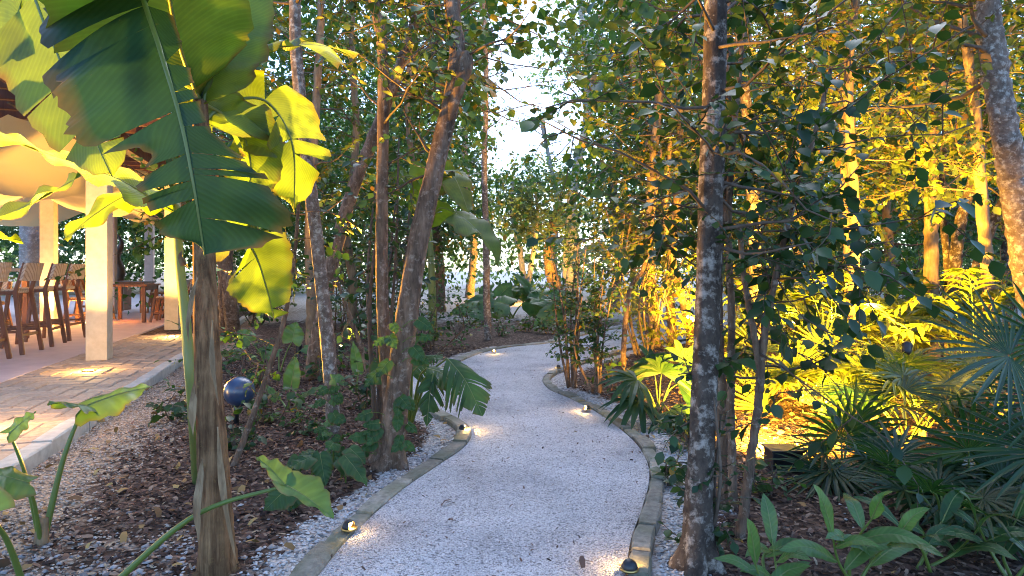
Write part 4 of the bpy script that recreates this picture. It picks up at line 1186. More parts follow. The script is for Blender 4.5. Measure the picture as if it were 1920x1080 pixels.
tree('short leaning brown trunk behind the far lamp', [([P(1046, 552, 27), P(1030, 490, 27), P(1036, 430, 27), P(1050, 380, 27)], .28, .16)],
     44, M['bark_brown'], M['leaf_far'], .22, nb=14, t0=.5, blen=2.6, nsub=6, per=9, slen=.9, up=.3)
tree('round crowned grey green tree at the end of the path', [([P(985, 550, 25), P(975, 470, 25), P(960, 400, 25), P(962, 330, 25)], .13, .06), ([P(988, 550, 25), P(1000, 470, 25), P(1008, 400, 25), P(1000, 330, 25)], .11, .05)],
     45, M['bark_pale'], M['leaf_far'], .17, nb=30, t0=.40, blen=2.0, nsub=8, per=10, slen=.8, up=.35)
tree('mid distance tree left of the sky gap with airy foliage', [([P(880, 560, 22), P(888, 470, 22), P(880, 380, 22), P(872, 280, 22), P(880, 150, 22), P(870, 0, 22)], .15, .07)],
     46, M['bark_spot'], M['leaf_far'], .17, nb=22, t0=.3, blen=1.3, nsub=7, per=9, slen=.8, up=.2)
tree('mid distance tree right of the pale trunk with dense small leaves', [([P(1150, 585, 17), P(1160, 480, 17), P(1150, 360, 17), P(1165, 220, 17), P(1175, 60, 17), P(1170, -80, 17)], .13, .07)],
     47, M['bark_spot'], M['leaf_mid'], .145, nb=22, t0=.28, blen=1.1, nsub=8, per=10, slen=.7, up=.15)
tree('dark curved trunk high right of the sky gap', [([G(1205, 625) + (0, 0, -.05), P(1212, 500, 11.5), P(1222, 330, 11.5), P(1205, 210, 11.5), P(1180, 100, 11.5), P(1165, -40, 11.5)], .10, .06)],
     48, M['bark_spot'], M['leaf_mid'], .13, nb=16, t0=.5, blen=1.1, nsub=7, per=10, slen=.6, up=.1)

# ------------------------------------------------------------------ trees right of the path
jb = G(1308, 1062)
tree('dark mottled trunk standing closest on the right of the path', [([jb + (0, 0, -.05), P(1312, 900, 2.52), P(1322, 700, 2.54), P(1330, 480, 2.56), P(1336, 260, 2.58), P(1342, 40, 2.6), P(1346, -160, 2.62)], .053, .042)],
     51, M['bark_dark'], M['leaf_deep'], .075, nb=20, t0=.52, blen=.8, nsub=5, slen=.34, per=8, up=.1, k=18, rough=.035, limb=.3)
tree('pair of thin dark stems just right of the mottled trunk', [([G(1352, 940) + (0, 0, -.05), P(1352, 760, 3.2), P(1345, 560, 3.2), P(1352, 400, 3.2), P(1362, 200, 3.25), P(1370, -40, 3.3)], .027, .018),
     ([G(1376, 950) + (0, 0, -.05), P(1370, 760, 3.15), P(1372, 600, 3.15), P(1366, 420, 3.15), P(1378, 220, 3.2), P(1400, 20, 3.25)], .021, .014)],
     52, M['bark_brown'], M['leaf_deep'], .085, nb=14, t0=.45, blen=.7, nsub=4, slen=.34, per=8, up=.05)
tree('forked thin tree with drooping dark leaves right of the mottled trunk', [([G(1385, 1005) + (0, 0, -.05), P(1408, 860, 2.78), P(1424, 730, 2.8), P(1418, 650, 2.8), P(1398, 540, 2.8), P(1385, 420, 2.85)], .021, .010),
     ([P(1424, 735, 2.8), P(1432, 640, 2.8), P(1450, 540, 2.8), P(1475, 430, 2.85), P(1520, 280, 2.9), P(1560, 120, 3.0)], .017, .009)],
     53, M['bark_brown'], M['leaf_deep'], .090, nb=14, t0=.42, blen=.65, nsub=4, slen=.34, per=8, up=.05, droop=.6, limb=.6, az=(10, 60))
tree('large pale leaning trunk with yellow light patches at the right edge', [([np.array([3.95, 4.25, -.05]), np.array([3.45, 4.2, .85]), P(1910, 400, 4.1), P(1885, 250, 4.0), P(1862, 110, 4.0), P(1842, -40, 4.0), P(1820, -160, 4.0)], .085, .066)],
     54, M['bark_spot'], M['leaf_olive'], .085, nb=10, t0=.62, blen=1.0, nsub=6, slen=.4, per=9, up=.2, az=(190, 80))
mbase = G(1748, 690)
tree('upright forked trunk glowing orange in the right background', [([mbase + (0, 0, -.05), P(1746, 600, 7.4), P(1745, 420, 7.4), P(1744, 280, 7.4), P(1742, 180, 7.4), P(1705, 100, 7.4), P(1670, -40, 7.4)], .085, .05),
     ([P(1743, 190, 7.4), P(1758, 100, 7.4), P(1770, -60, 7.4)], .05, .035)],
     55, M['bark_tan'], M['leaf_olive'], .10, nb=13, t0=.4, blen=1.2, nsub=7, slen=.45, per=9, up=.1)
tree('cluster of splayed dark stems beside the forked orange trunk', [([G(1800, 690) + (0, 0, -.05), P(1790, 540, 7.4), P(1800, 420, 7.4), P(1835, 300, 7.4), P(1860, 150, 7.4), P(1850, -40, 7.4)], .075, .04),
     ([G(1815, 690) + (0, 0, -.05), P(1830, 520, 7.2), P(1870, 400, 7.2), P(1915, 330, 7.2), P(1990, 200, 7.2)], .07, .04),
     ([G(1790, 690) + (0, .1, -.05), P(1778, 520, 7.6), P(1765, 360, 7.6), P(1775, 220, 7.6), P(1768, 60, 7.6)], .045, .03)],
     56, M['bark_dark'], M['leaf_olive'], .10, nb=8, t0=.45, blen=1.1, nsub=6, slen=.45, per=9, up=.1)
tree('slim orange lit trunk left of the forked trunk on the right', [([G(1590, 690) + (0, 0, -.05), P(1592, 560, 7.3), P(1585, 380, 7.3), P(1580, 200, 7.3), P(1585, 60, 7.3), P(1590, -80, 7.3)], .05, .035)],
     57, M['bark_tan'], M['leaf_olive'], .10, nb=24, t0=.4, blen=1.15, nsub=7, slen=.45, per=9, up=.05)
tree('slim trunk in the middle of the right thicket', [([G(1492, 670) + (0, 0, -.05), P(1500, 560, 8.2), P(1490, 400, 8.2), P(1500, 220, 8.2), P(1490, -40, 8.2)], .05, .035)],
     58, M['bark_tan'], M['leaf_mid'], .10, nb=27, t0=.35, blen=1.2, nsub=7, slen=.45, per=9, up=.05)
tree('left trunk of the yellow lit group beyond the path', [([G(1228, 652) + (0, 0, -.05), P(1224, 570, 9.3), P(1216, 470, 9.3), P(1222, 330, 9.3), P(1235, 180, 9.4), P(1240, -40, 9.5)], .085, .05)],
     59, M['bark_tan'], M['leaf_olive'], .10, nb=20, t0=.35, blen=1.3, nsub=7, slen=.45, per=10, up=.05)
tree('middle trunk of the yellow lit group beyond the path', [([G(1262, 648) + (0, 0, -.05), P(1256, 540, 9.6), P(1266, 420, 9.6), P(1275, 260, 9.6), P(1270, 60, 9.7)], .07, .045)],
     60, M['bark_tan'], M['leaf_olive'], .10, nb=18, t0=.4, blen=1.2, nsub=7, slen=.45, per=9, up=.1)
tree('slanting trunk of the yellow lit group beyond the path', [([G(1302, 648) + (0, 0, -.05), P(1284, 580, 9.2), P(1262, 490, 9.2), P(1248, 400, 9.2), P(1258, 250, 9.2)], .065, .03)],
     61, M['bark_tan'], M['leaf_olive'], .10, nb=12, t0=.5, blen=1.0, nsub=6, slen=.45, per=9, up=.1)
tree('dark bent stem between the path shrubs and the lit trunks', [([G(1168, 690) + (0, 0, -.05), P(1172, 610, 7.3), P(1182, 540, 7.3), P(1208, 500, 7.2), P(1222, 420, 7.2), P(1240, 280, 7.2)], .032, .015)],
     62, M['bark_brown'], M['leaf_olive'], .08, nb=14, t0=.45, blen=.7, nsub=6, slen=.32, per=9, up=.1)
tree('tree in the right background with tan stem and olive crown', [([G(1400, 640) + (0, 0, -.05), P(1402, 520, 10), P(1410, 380, 10), P(1400, 200, 10), P(1405, -20, 10)], .08, .05)],
     63, M['bark_tan'], M['leaf_olive'], .11, nb=29, t0=.35, blen=1.4, nsub=7, slen=.5, per=9, up=.1)
tree('tree in the far right background behind the splayed stems', [([G(1900, 660) + (0, 0, -.05), P(1890, 500, 9.8), P(1880, 300, 9.8), P(1860, 0, 9.8)], .09, .05)],
     64, M['bark_dark'], M['leaf_mid'], .11, nb=22, t0=.3, blen=1.5, nsub=7, slen=.5, per=9, up=.1)
tree('tree in the right background between the forked trunk and the slim one', [([G(1665, 650) + (0, 0, -.05), P(1668, 500, 10.5), P(1660, 300, 10.5), P(1672, 0, 10.5)], .09, .05)],
     65, M['bark_tan'], M['leaf_mid'], .11, nb=29, t0=.3, blen=1.5, nsub=7, slen=.5, per=9, up=.1)

tree('tree whose leafy branches hang over the path from the right', [([np.array([2.15, 5.6, -.05]), np.array([2.1, 5.55, 1.5]), np.array([1.95, 5.4, 2.8]), np.array([1.75, 5.2, 4.0])], .06, .035)],
     66, M['bark_dark'], M['leaf_mid'], .105, nb=16, t0=.66, blen=1.7, nsub=6, slen=.5, per=9, up=.0, az=(185, 55), droop=.6)
tree('leafy tree filling the top right corner behind the leaning trunk', [([np.array([4.6, 6.1, -.05]), np.array([4.5, 6.1, 1.5]), np.array([4.3, 6.0, 3.0]), np.array([4.0, 5.9, 4.2])], .06, .035)],
     67, M['bark_tan'], M['leaf_olive'], .095, nb=26, t0=.42, blen=1.3, nsub=7, slen=.45, per=9, up=.05)
tree('leafy tree filling the upper right between the slim trunks', [([np.array([3.0, 5.7, -.05]), np.array([3.05, 5.7, 1.5]), np.array([2.95, 5.6, 3.0]), np.array([3.1, 5.5, 4.2])], .05, .03)],
     68, M['bark_tan'], M['leaf_olive'], .09, nb=24, t0=.48, blen=1.1, nsub=7, slen=.42, per=9, up=.05)

# ------------------------------------------------------------------ shrubs
shrub('small leaved shrub of thin stems at the inner bend of the path', G(1072, 728), 1.35, .30, 7, 70, M['leaf_mid'], .045, per=12, nb=15, slen=.22, bark=M['bark_brown'], low=.3)
shrub('small leaved shrub right of the one at the path bend', G(1120, 738), 1.25, .28, 6, 71, M['leaf_mid'], .045, per=12, nb=15, slen=.22, bark=M['bark_brown'], low=.35)
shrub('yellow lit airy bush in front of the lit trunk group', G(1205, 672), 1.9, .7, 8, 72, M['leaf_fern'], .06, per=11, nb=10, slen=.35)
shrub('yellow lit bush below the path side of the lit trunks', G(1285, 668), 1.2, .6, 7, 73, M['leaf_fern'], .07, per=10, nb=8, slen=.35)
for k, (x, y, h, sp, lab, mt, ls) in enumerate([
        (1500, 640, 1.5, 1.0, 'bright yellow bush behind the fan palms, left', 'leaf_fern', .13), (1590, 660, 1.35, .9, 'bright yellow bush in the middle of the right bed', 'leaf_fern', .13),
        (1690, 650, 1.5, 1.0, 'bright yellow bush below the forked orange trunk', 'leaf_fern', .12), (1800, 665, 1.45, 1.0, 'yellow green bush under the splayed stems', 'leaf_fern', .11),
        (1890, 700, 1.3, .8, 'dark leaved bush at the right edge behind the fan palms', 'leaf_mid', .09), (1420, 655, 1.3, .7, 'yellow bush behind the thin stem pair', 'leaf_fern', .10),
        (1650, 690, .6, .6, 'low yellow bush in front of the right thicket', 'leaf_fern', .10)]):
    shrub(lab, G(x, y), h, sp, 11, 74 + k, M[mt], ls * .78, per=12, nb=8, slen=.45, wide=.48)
for k, (x, y, h, sp, lab, mt, ls) in enumerate([
        (690, 640, 1.6, .8, 'leafy shrub between the spotted and forked tree, farther back', 'leaf_mid', .085), (640, 620, 1.8, 1.0, 'yellow lit shrub behind the spotted tree', 'leaf_olive', .09),
        (755, 610, 1.8, 1.0, 'shrub behind the forked tree towards the far bed', 'leaf_mid', .09), (480, 610, 1.2, .8, 'shrub in the shade behind the banana leaves', 'leaf_mid', .09),
        (810, 660, .9, .5, 'small leafy shrub beside the path behind the split leaf plant', 'leaf_mid', .06), (525, 585, 1.6, 1.2, 'shrub behind the thin orange lit trunk', 'leaf_olive', .11)]):
    shrub(lab, G(x, y), h, sp, 7, 90 + k, M[mt], ls, per=10, nb=8, slen=.45)
# dark leaves hugging the forked tree and the foreground trunks
shrub('dark shrub of drooping leaves in front of the upright stem', G(700, 790), 2.1, .40, 6, 101, M['leaf_deep'], .075, per=8, nb=10, slen=.30, low=.45)
shrub('bluish climber around the foot of the mottled trunk', G(1322, 1040), .60, .13, 7, 102, M['leaf_deep'], .050, per=7, nb=6, slen=.15, name='climber', cat='climber', low=.05)

# ------------------------------------------------------------------ woodland closing the view
def wood(label, name, rng, trunks_xy, hfun, leaf, size, count, mat_trunk):
    P_, A_, U_, S_ = [], [], [], []
    for (x, y) in trunks_xy:
        h = hfun(x, y)
        for _ in range(int(10 + h * 2.0)):
            cz = h * rng.beta(1.5, 1.15) + .3
            if 780 < 960 + x / y * FOC < 1230 and y > 19 and rng.random() < .6: continue
            rr = (0.9 + .22 * h) * rng.uniform(.1, 1)
            a = rng.uniform(0, 6.283)
            cc = np.array([x + rr * math.cos(a), y + rr * math.sin(a), cz])
            n = count
            g = rng.normal(0, 1, (n, 3)); g = g / (1 + .4 * np.linalg.norm(g, axis=1, keepdims=True)) * np.array([.85, .85, .42]) * (.5 + .07 * h)
            P_.append(cc + g); A_.append(rng.normal(0, 1, (n, 3)) + (0, 0, -.3)); U_.append(np.array([0, 0, 1.0]) + rng.normal(0, .6, (n, 3))); S_.append(size * rng.uniform(.6, 1.25, n))
    mb = MB(); p_ = np.vstack(P_); ok = p_[:, 2] > 0.05
    lane = (p_[:, 0] - .035 * p_[:, 1]) / p_[:, 1] + rng.normal(0, .012, len(p_))      # the clearing that the path runs through
    ok &= ~((np.abs(lane) < .075) & (p_[:, 2] > 1.2 + .15 * p_[:, 1]))
    add_leaves(mb, p_[ok], np.vstack(A_)[ok], np.vstack(U_)[ok], np.concatenate(S_)[ok], LEAF4, 1.1)
    o = mb.build(name, leaf); struct(o, 'stuff'); o['label'] = label; o['category'] = 'woodland'
    return o
rng = np.random.default_rng(77)
def h_far(x, y):
    px_ = 960 + x / y * FOC
    if 890 < px_ < 1110: return rng.uniform(2.5, 6.0)
    return rng.uniform(8, 12.5)
xy = [(rng.uniform(-1.0, 1.0) * y, y) for y in rng.uniform(28, 48, 95)]
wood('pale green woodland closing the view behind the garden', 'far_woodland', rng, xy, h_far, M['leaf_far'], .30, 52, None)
xy = [((px_ - 960) * y / FOC, y) for px_, y in zip(np.linspace(380, 880, 16), rng.uniform(14, 27, 16))] + [((px_ - 960) * y / FOC, y) for px_, y in zip(np.linspace(1140, 2080, 30), rng.uniform(12, 24, 30))]
wood('green thicket of the middle distance on both sides of the path', 'thicket', rng, xy, lambda x, y: rng.uniform(5.5, 9), M['leaf_mid'], .16, 84, None)
xy = [(-16.5 - rng.uniform(0, 6), y) for y in np.linspace(17, 34, 10)] + [(x, 30 + rng.uniform(0, 4)) for x in np.linspace(-22, -9, 7)]
wood('dark green trees massed behind the terrace', 'terrace_woodland', rng, xy, lambda x, y: rng.uniform(6, 10), M['leaf_mid'], .24, 55, None)

# ------------------------------------------------------------------ understory plants
def heart_leaf(t, base, hub, tip, Wd, up, seed, mat=None, r=.012, **kw):
    """one stalk with one heart shaped blade: blade is the leaf, its stalk a sub-part"""
    base, hub, tip = (np.asarray(q, float) for q in (base, hub, tip))
    midp = (hub + tip) / 2 + np.array([0, 0, .04 * np.linalg.norm(tip - hub)])
    o = big_leaf(t, [hub, midp, tip], Wd, up, seed, mat or M['alocasia'], r * .4, prof=prof_heart, n=22, m=5, **{**dict(fold=.18, droop=.35, sweep=.25, back=1.0, wav=.008), **kw})
    m_ = (base + hub) / 2 + np.array([0, 0, .12 * np.linalg.norm(hub - base)])
    c = spline([base, m_, hub], 16)
    mb = MB(); mb.tube(c, np.linspace(r, r * .45, 16), 8); mb.build('leaf_stalk', M['stalk'], o)
    return o

b0 = G(78, 1030)
t = thing('elephant_ear', 'elephant ear plant with one large leaf over the pavers, near left corner', 'plant', (b0[0], b0[1], 0))
heart_leaf(t, b0, P(157, 762, 2.75), P(285, 724, 2.9), .13, (0, -.25, 1), 1, r=.014, droop=.5)
heart_leaf(t, b0, P(157, 760, 2.75), P(95, 757, 2.6), .10, (0, -.25, 1), 5, r=.008, droop=.5)
heart_leaf(t, b0, P(18, 812, 2.55), P(68, 772, 2.6), .055, (0, -.6, 1), 2, r=.010)
heart_leaf(t, b0, P(52, 905, 2.5), P(-40, 885, 2.4), .09, (0, -.4, 1), 3, r=.010)
mb = MB(); mb.tube(spline([b0 - (0, 0, .03), b0 + (.0, 0, .06), b0 + (.012, 0, .13)], 8), [.028, .026, .014], 10); mb.build('stem_base', M['dry'], t)
b0 = G(185, 1120)
t = thing('elephant_ear', 'elephant ear with a long stalk crossing in front of the banana stem', 'plant', (b0[0], b0[1], 0))
heart_leaf(t, b0, P(536, 910, 2.35), P(625, 972, 2.25), .085, (.5, -.4, .8), 4, r=.013, fold=.55, droop=.1)
heart_leaf(t, b0, P(536, 910, 2.35), P(480, 856, 2.45), .05, (.5, -.4, .8), 6, r=.006, fold=.55, droop=.1)
heart_leaf(t, b0 - (.25, 0, 0), P(-30, 960, 2.0), P(-120, 900, 2.0), .1, (0, -.4, 1), 7, r=.012)
for k, (x, y, hx, hy, tx, ty, w, lab) in enumerate([(540, 770, 545, 728, 556, 668, .075, 'elephant ear with an upright yellow leaf in the mulch left of the spotted tree'), (525, 700, 548, 640, 556, 604, .13, 'elephant ear with a bluish leaf behind the leaning sapling'),
        (668, 740, 672, 700, 662, 640, .06, 'young elephant ear by the short dead stem'), (500, 690, 470, 640, 445, 620, .10, 'elephant ear leaf in the shade behind the banana stem')]):
    b0 = G(x, y); d = b0[1]
    t = thing('elephant_ear', lab, 'plant', (b0[0], b0[1], 0))
    heart_leaf(t, b0, P(hx, hy, d), P(tx, ty, d), w, (0, -1, .35), 20 + k, r=.011, droop=.05)
    heart_leaf(t, b0 + (.03, .04, 0), P(hx + 22, hy + 12, d + .1), P(tx + 60, ty + 55, d + .05), w * .6, (0, -.6, 1), 30 + k, r=.009)
    heart_leaf(t, b0 + (-.03, .05, 0), P(hx - 25, hy + 20, d + .2), P(tx - 65, ty + 50, d + .2), w * .6, (0, -.6, 1), 40 + k, r=.009)
# broad dark leaves by the kerb and up the spotted trunk
b0 = G(610, 915)
t = thing('ground_creeper', 'broad dark leaves creeping at the foot of the spotted tree', 'plant', (b0[0], b0[1], 0))
r_ = np.random.default_rng(4)
for k, (x, y, dx, dy, s) in enumerate([(585, 905, -45, -15, .10), (600, 900, 10, 22, .10), (640, 900, 45, 12, .10), (655, 885, 30, -5, .09), (560, 905, -25, 10, .09), (545, 960, -50, 8, .11), (560, 945, -20, 25, .10), (625, 880, -10, -25, .08), (648, 905, 40, 16, .10), (590, 875, -30, -10, .07)]):
    g = G(x, y); h = P(x, y - 25 - r_.uniform(0, 25), g[1] - .05); tip = P(x + dx, y + dy - 10, g[1] - .12)
    heart_leaf(t, g, h, tip, s * .62, (r_.normal(0, .3), -.5, 1), 60 + k, M['broad_dark'], r=.005)
b0 = G(632, 850)
t = thing('climber', 'green climbing leaves on the lower spotted trunk', 'climber', (b0[0], b0[1], 0))
for k in range(22):
    y = r_.uniform(690, 860); x = 622 + (y - 740) * .07 + r_.normal(0, 14); d = 3.82
    h = P(x, y, d); s = r_.uniform(.04, .075); dr = np.array([r_.normal(0, 1), -.5, -.5 + r_.normal(0, .3)])
    heart_leaf(t, P(622 + (y - 740) * .07, y + 12, 3.9), h, h + nrm(dr) * s * 1.3, s * .55, (0, -.8, .5), 200 + k, M['broad_dark'] if k % 3 else M['alocasia'], r=.0025)
b0 = G(752, 860)
t = thing('climber', 'broad leaves climbing the thick forked trunk', 'climber', (b0[0], b0[1], 0))
for k in range(26):
    y = r_.uniform(560, 850); x = 742 + (700 - y) * .13 + r_.choice([-1, 1]) * r_.uniform(12, 40); d = 3.72
    h = P(x, y, d); s = r_.uniform(.05, .09); dr = np.array([(x - 745) / 30 + r_.normal(0, .5), -.5, -.7 + r_.normal(0, .3)])
    heart_leaf(t, P(742 + (700 - y) * .13, y + 14, 3.76), h, h + nrm(dr) * s * 1.4, s * .5, (0, -.8, .5), 240 + k, M['broad_dark'], r=.0028)
# split leaf plant leaning over the path
b0 = G(770, 800)
t = thing('split_leaf_plant', 'split leaf plant with a deeply cut leaf hanging over the kerb light', 'plant', (b0[0], b0[1], 0))
for k, (hx, hy, tx, ty, w, d) in enumerate([(838, 672, 905, 780, .21, 4.35), (800, 690, 862, 742, .15, 4.4), (775, 660, 745, 610, .15, 4.6), (745, 690, 700, 720, .13, 4.5), (812, 700, 800, 800, .10, 4.3), (730, 665, 700, 640, .12, 4.6), (770, 700, 830, 672, .14, 4.7)]):
    hub, tip = P(hx, hy, d), P(tx, ty, d - .12)
    o = big_leaf(t, [hub, (hub + tip) / 2 + (0, 0, .05), tip], w, (.4, -.55, .7), 300 + k, M['broad_dark'], .006, 'split_leaf', prof=prof_heart, n=36, m=5, tears=8, gap=-.0 + .42, fold=.12, droop=.55, sweep=.55, tearj=.06, wav=.004)
    c = spline([b0, (b0 + hub) / 2 + (0, 0, .12), hub], 14); mb = MB(); mb.tube(c, np.linspace(.011, .006, 14), 7); mb.build('leaf_stalk', M['stalk'], o)
# big leaf hanging behind the knot (yellow edged)
b0 = G(812, 640)
t = thing('banana_plant', 'slender banana plant behind the forked tree, one long leaf drooping to the right', 'banana plant', (b0[0], b0[1], 0))
mb = MB(); mb.tube(spline([b0 - (0, 0, .05), P(810, 540, 10), P(806, 430, 10)], 16), [.08, .06, .035], 12, .03, rng); mb.build('stem', M['midrib'], t)
big_leaf(t, [P(806, 430, 10), P(825, 390, 9.5), P(870, 410, 8.8), P(910, 450, 8.4), P(935, 500, 8.2)], .24, (.35, -.2, 1), 401, BN, .012, tears=2, gap=.1, fold=.35, droop=.3)
big_leaf(t, [P(806, 430, 10), P(820, 330, 9.6), P(850, 330, 9.2), P(880, 400, 8.9)], .30, (.6, -.8, .3), 402, BN, .012, tears=2, gap=.1, fold=.1, droop=.2)
big_leaf(t, [P(806, 430, 10), P(790, 350, 9.8), P(760, 330, 9.8), P(725, 380, 9.8)], .28, (-.5, -.7, .4), 403, BN, .012, tears=2, fold=.1, droop=.2)
b0 = P(1190, 560, 16); b0[2] = 0
t = thing('banana_plant', 'pale banana leaves reaching left beyond the path bend', 'banana plant', b0)
mb = MB(); mb.tube(spline([b0 - (0, 0, .05), b0 + (0, 0, .7), P(1185, 490, 16)], 14), [.12, .09, .06], 12, .03, rng); mb.build('stem', M['midrib'], t)
big_leaf(t, [P(1185, 490, 16), P(1140, 462, 15.6), P(1105, 468, 15.2), P(1068, 488, 14.8)], .24, (0, -.4, 1), 410, BN, .016, fold=.2, droop=.2)
big_leaf(t, [P(1185, 490, 16), P(1210, 440, 15.8), P(1235, 430, 15.6), P(1270, 450, 15.4)], .26, (0, -.5, 1), 411, BN, .016, fold=.2, droop=.2)
big_leaf(t, [P(1185, 490, 16), P(1175, 430, 16), P(1165, 380, 16)], .24, (0, -1, .2), 412, BN, .016, fold=.2, droop=.1)
# low seedlings and ground plants in the beds
seed_spots = [(452, 850, .22, 'low seedling in the mulch below the blue globe'), (505, 800, .3, 'leafy seedling right of the leaning sapling'), (560, 820, .2, 'small seedling left of the spotted tree foot'), (330, 790, .25, 'small leafy plant by the terrace kerb behind the banana stem'),
    (470, 730, .4, 'leafy plant right beside the blue globe'), (600, 720, .35, 'low leafy plant behind the spotted tree'), (690, 760, .35, 'low leafy plant between the two trees'), (640, 700, .45, 'leafy plant deep in the left bed'), (410, 700, .5, 'leafy plant behind the banana stem'),
    (860, 640, .4, 'small leafy plant on the far bed left of the grey trunk'), (940, 632, .3, 'low plant beside the kerb of the far bed'), (985, 625, .35, 'low leafy plant in the middle of the far bed'), (1030, 628, .3, 'low leafy plant at the right of the far bed'), (890, 615, .5, 'leafy plant at the back of the far bed'),
    (1165, 745, .3, 'low leafy plant right of the path bend shrubs'), (1290, 830, .25, 'low leafy plant behind the mottled trunk'), (1255, 900, .12, 'tiny seedling in the gravel by the right kerb'), (1440, 930, .18, 'tiny seedling right of the thin stems')]
for k, (x, y, h, lab) in enumerate(seed_spots):
    shrub(lab, G(x, y), h, h * .7, 4, 1200 + k, M['leaf_mid'] if k % 3 else M['leaf_deep'], .07 if h > .2 else .045, per=6, nb=4, slen=h * .7, name='seedling', cat='seedling', low=.2)
# elephant ears on the far bed
for k, (x, y, n_, lab) in enumerate([(955, 600, 6, 'clump of elephant ears on the far bed, left'), (1010, 598, 6, 'clump of large leaved elephant ears below the far lamps'), (1045, 612, 5, 'elephant ears at the far bed next to the path bend'), (900, 610, 4, 'small elephant ears left of the thin grey trunk')]):
    b0 = G(x, y); d = b0[1]; q = np.random.default_rng(500 + k)
    t = thing('elephant_ear', lab, 'plant', (b0[0], b0[1], 0))
    for m_ in range(n_):
        hx, hy = x + q.normal(0, 26), y - q.uniform(25, 62)
        ang = q.uniform(-.6, 3.7)
        hub = P(hx, hy, d + q.normal(0, .3)); tip = hub + np.array([math.cos(ang) * .55, -.15 + q.normal(0, .2), -.05 + q.normal(0, .22)])
        heart_leaf(t, b0 + (q.normal(0, .1), q.normal(0, .1), 0), hub, tip, .30 * q.uniform(.7, 1.1), (0, -.7, .8), 520 + k * 10 + m_, r=.022)
# agave and palms near the far lamps
b0 = P(985, 552, 23); b0[2] = 0
t = thing('agave', 'spiky agave glowing beside the far lamp', 'agave', b0)
for k in range(26):
    a = k * 2.4; el = .25 + .9 * (k / 26)
    d_ = np.array([math.cos(a) * math.cos(el), math.sin(a) * math.cos(el), math.sin(el)])
    big_leaf(t, [b0, b0 + d_ * .5 + (0, 0, .05), b0 + d_ * (1.0 + .2 * math.sin(k))], .07, (0, 0, 1) if el < 1 else (0, -1, 0), 600 + k, M['alocasia'], .006, prof=prof_lance, n=8, m=2, fold=.4, droop=.2)
# fan palms, right bed
def fan_palm(label, base, leaves, R, seed, mat, nseg=20, wseg=1.0, trunk=.05, droop=.25, span=270):
    base = np.asarray(base, float)
    t = thing('fan_palm', label, 'fan palm', (base[0], base[1], 0), 'fan palms')
    mb = MB(); mb.tube(spline([base - (0, 0, .04), base + (0, 0, trunk), base + (0.01, 0, trunk * 2)], 8), [.03, .028, .02], 9, .06, np.random.default_rng(seed)); mb.build('stem', M['dry'], t)
    for k, (hub, out, up) in enumerate(leaves):
        hub = np.asarray(hub, float)
        fan_leaf(t, hub, out, up, R * (1 - .06 * (k % 3)), seed + k, mat, nseg, span, droop, [base + (0, 0, trunk), (base + hub) / 2 + (0, 0, .08)], wseg=wseg)
    return t
q = np.random.default_rng(9)
def rosette(base, n_, h, reach, sd):
    rr = np.random.default_rng(sd); L = []
    for k in range(n_):
        a = k * 2.399 + rr.uniform(0, .5); el = rr.uniform(.35, 1.2)
        o_ = np.array([math.cos(a) * math.cos(el), math.sin(a) * math.cos(el), math.sin(el)])
        hub = np.asarray(base) + np.array([0, 0, h * .35]) + o_ * reach * np.array([1, 1, h / reach * .7])
        L.append((hub, o_ * (1, 1, .5) + (0, 0, -.1), (0, 0, 1) if el < .9 else (-o_[0], -o_[1], .3)))
    return L
fb_ = G(1500, 760)
fan_palm('fan palm with a bright yellow lit fan behind the thin stems', fb_, [(P(1490, 692, 5.1), (-.1, -.35, .5), (0, -1, .3)), (P(1425, 660, 5.6), (-.6, 0, .6), (.3, -1, .5)), (P(1545, 650, 5.7), (.5, 0, .7), (-.3, -1, .5)), (P(1440, 770, 5.0), (-.7, -.3, -.3), (0, -.8, .7)), (P(1560, 750, 5.0), (.8, -.2, .1), (0, -.7, 1)), (P(1590, 700, 5.4), (.8, 0, .3), (0, -.7, 1))], .52, 700, M['fan_lit'], 28, .72, droop=.15)
fb_ = G(1580, 900)
fan_palm('dark fan palm right of the black box', fb_, [(P(1575, 822, 3.6), (-.1, -.2, 1), (0, -1, .2)), (P(1600, 800, 3.75), (.55, 0, .75), (-.2, -1, .3)), (P(1545, 850, 3.5), (-.8, -.3, .35), (0, -.5, 1)), (P(1560, 880, 3.4), (-.5, -.6, -.1), (0, -.3, 1)), (P(1640, 850, 3.5), (.8, -.2, .2), (0, -.5, 1)), (P(1550, 890, 3.35), (-.2, -.7, -.3), (0, -.6, .8))], .36, 720, M['fan'], 22, .75, droop=.2)
fb_ = G(1818, 985)
fan_palm('dark fan palm with a full spread fan near the right edge', fb_, [(P(1816, 846, 3.0), (0, -.15, 1), (0, -1, .15)), (P(1880, 900, 2.9), (.8, -.2, -.2), (0, -.6, .8)), (P(1740, 930, 2.95), (-.6, -.2, .1), (0, -.6, 1)), (P(1790, 930, 2.8), (-.3, -.7, -.2), (0, -.4, 1)), (P(1850, 950, 2.7), (.5, -.6, .0), (0, -.4, 1))], .40, 740, M['fan'], 24, .75, droop=.12, span=300)
fb_ = np.array([2.55, 2.95, 0])
fan_palm('tall dark fan palm reaching in from the right edge', fb_, [(P(1893, 668, 2.75), (-1, -.05, .25), (0, -.75, .7)), (P(1960, 640, 2.9), (-.1, 0, 1), (0, -1, .2)), (P(1985, 760, 2.7), (-.3, -.4, -.4), (0, -.6, .8)), (P(1960, 850, 2.6), (-.8, -.3, -.2), (0, -.5, 1))], .44, 760, M['fan'], 26, .72, droop=.16, span=250, trunk=.2)
fb_ = G(1235, 790)
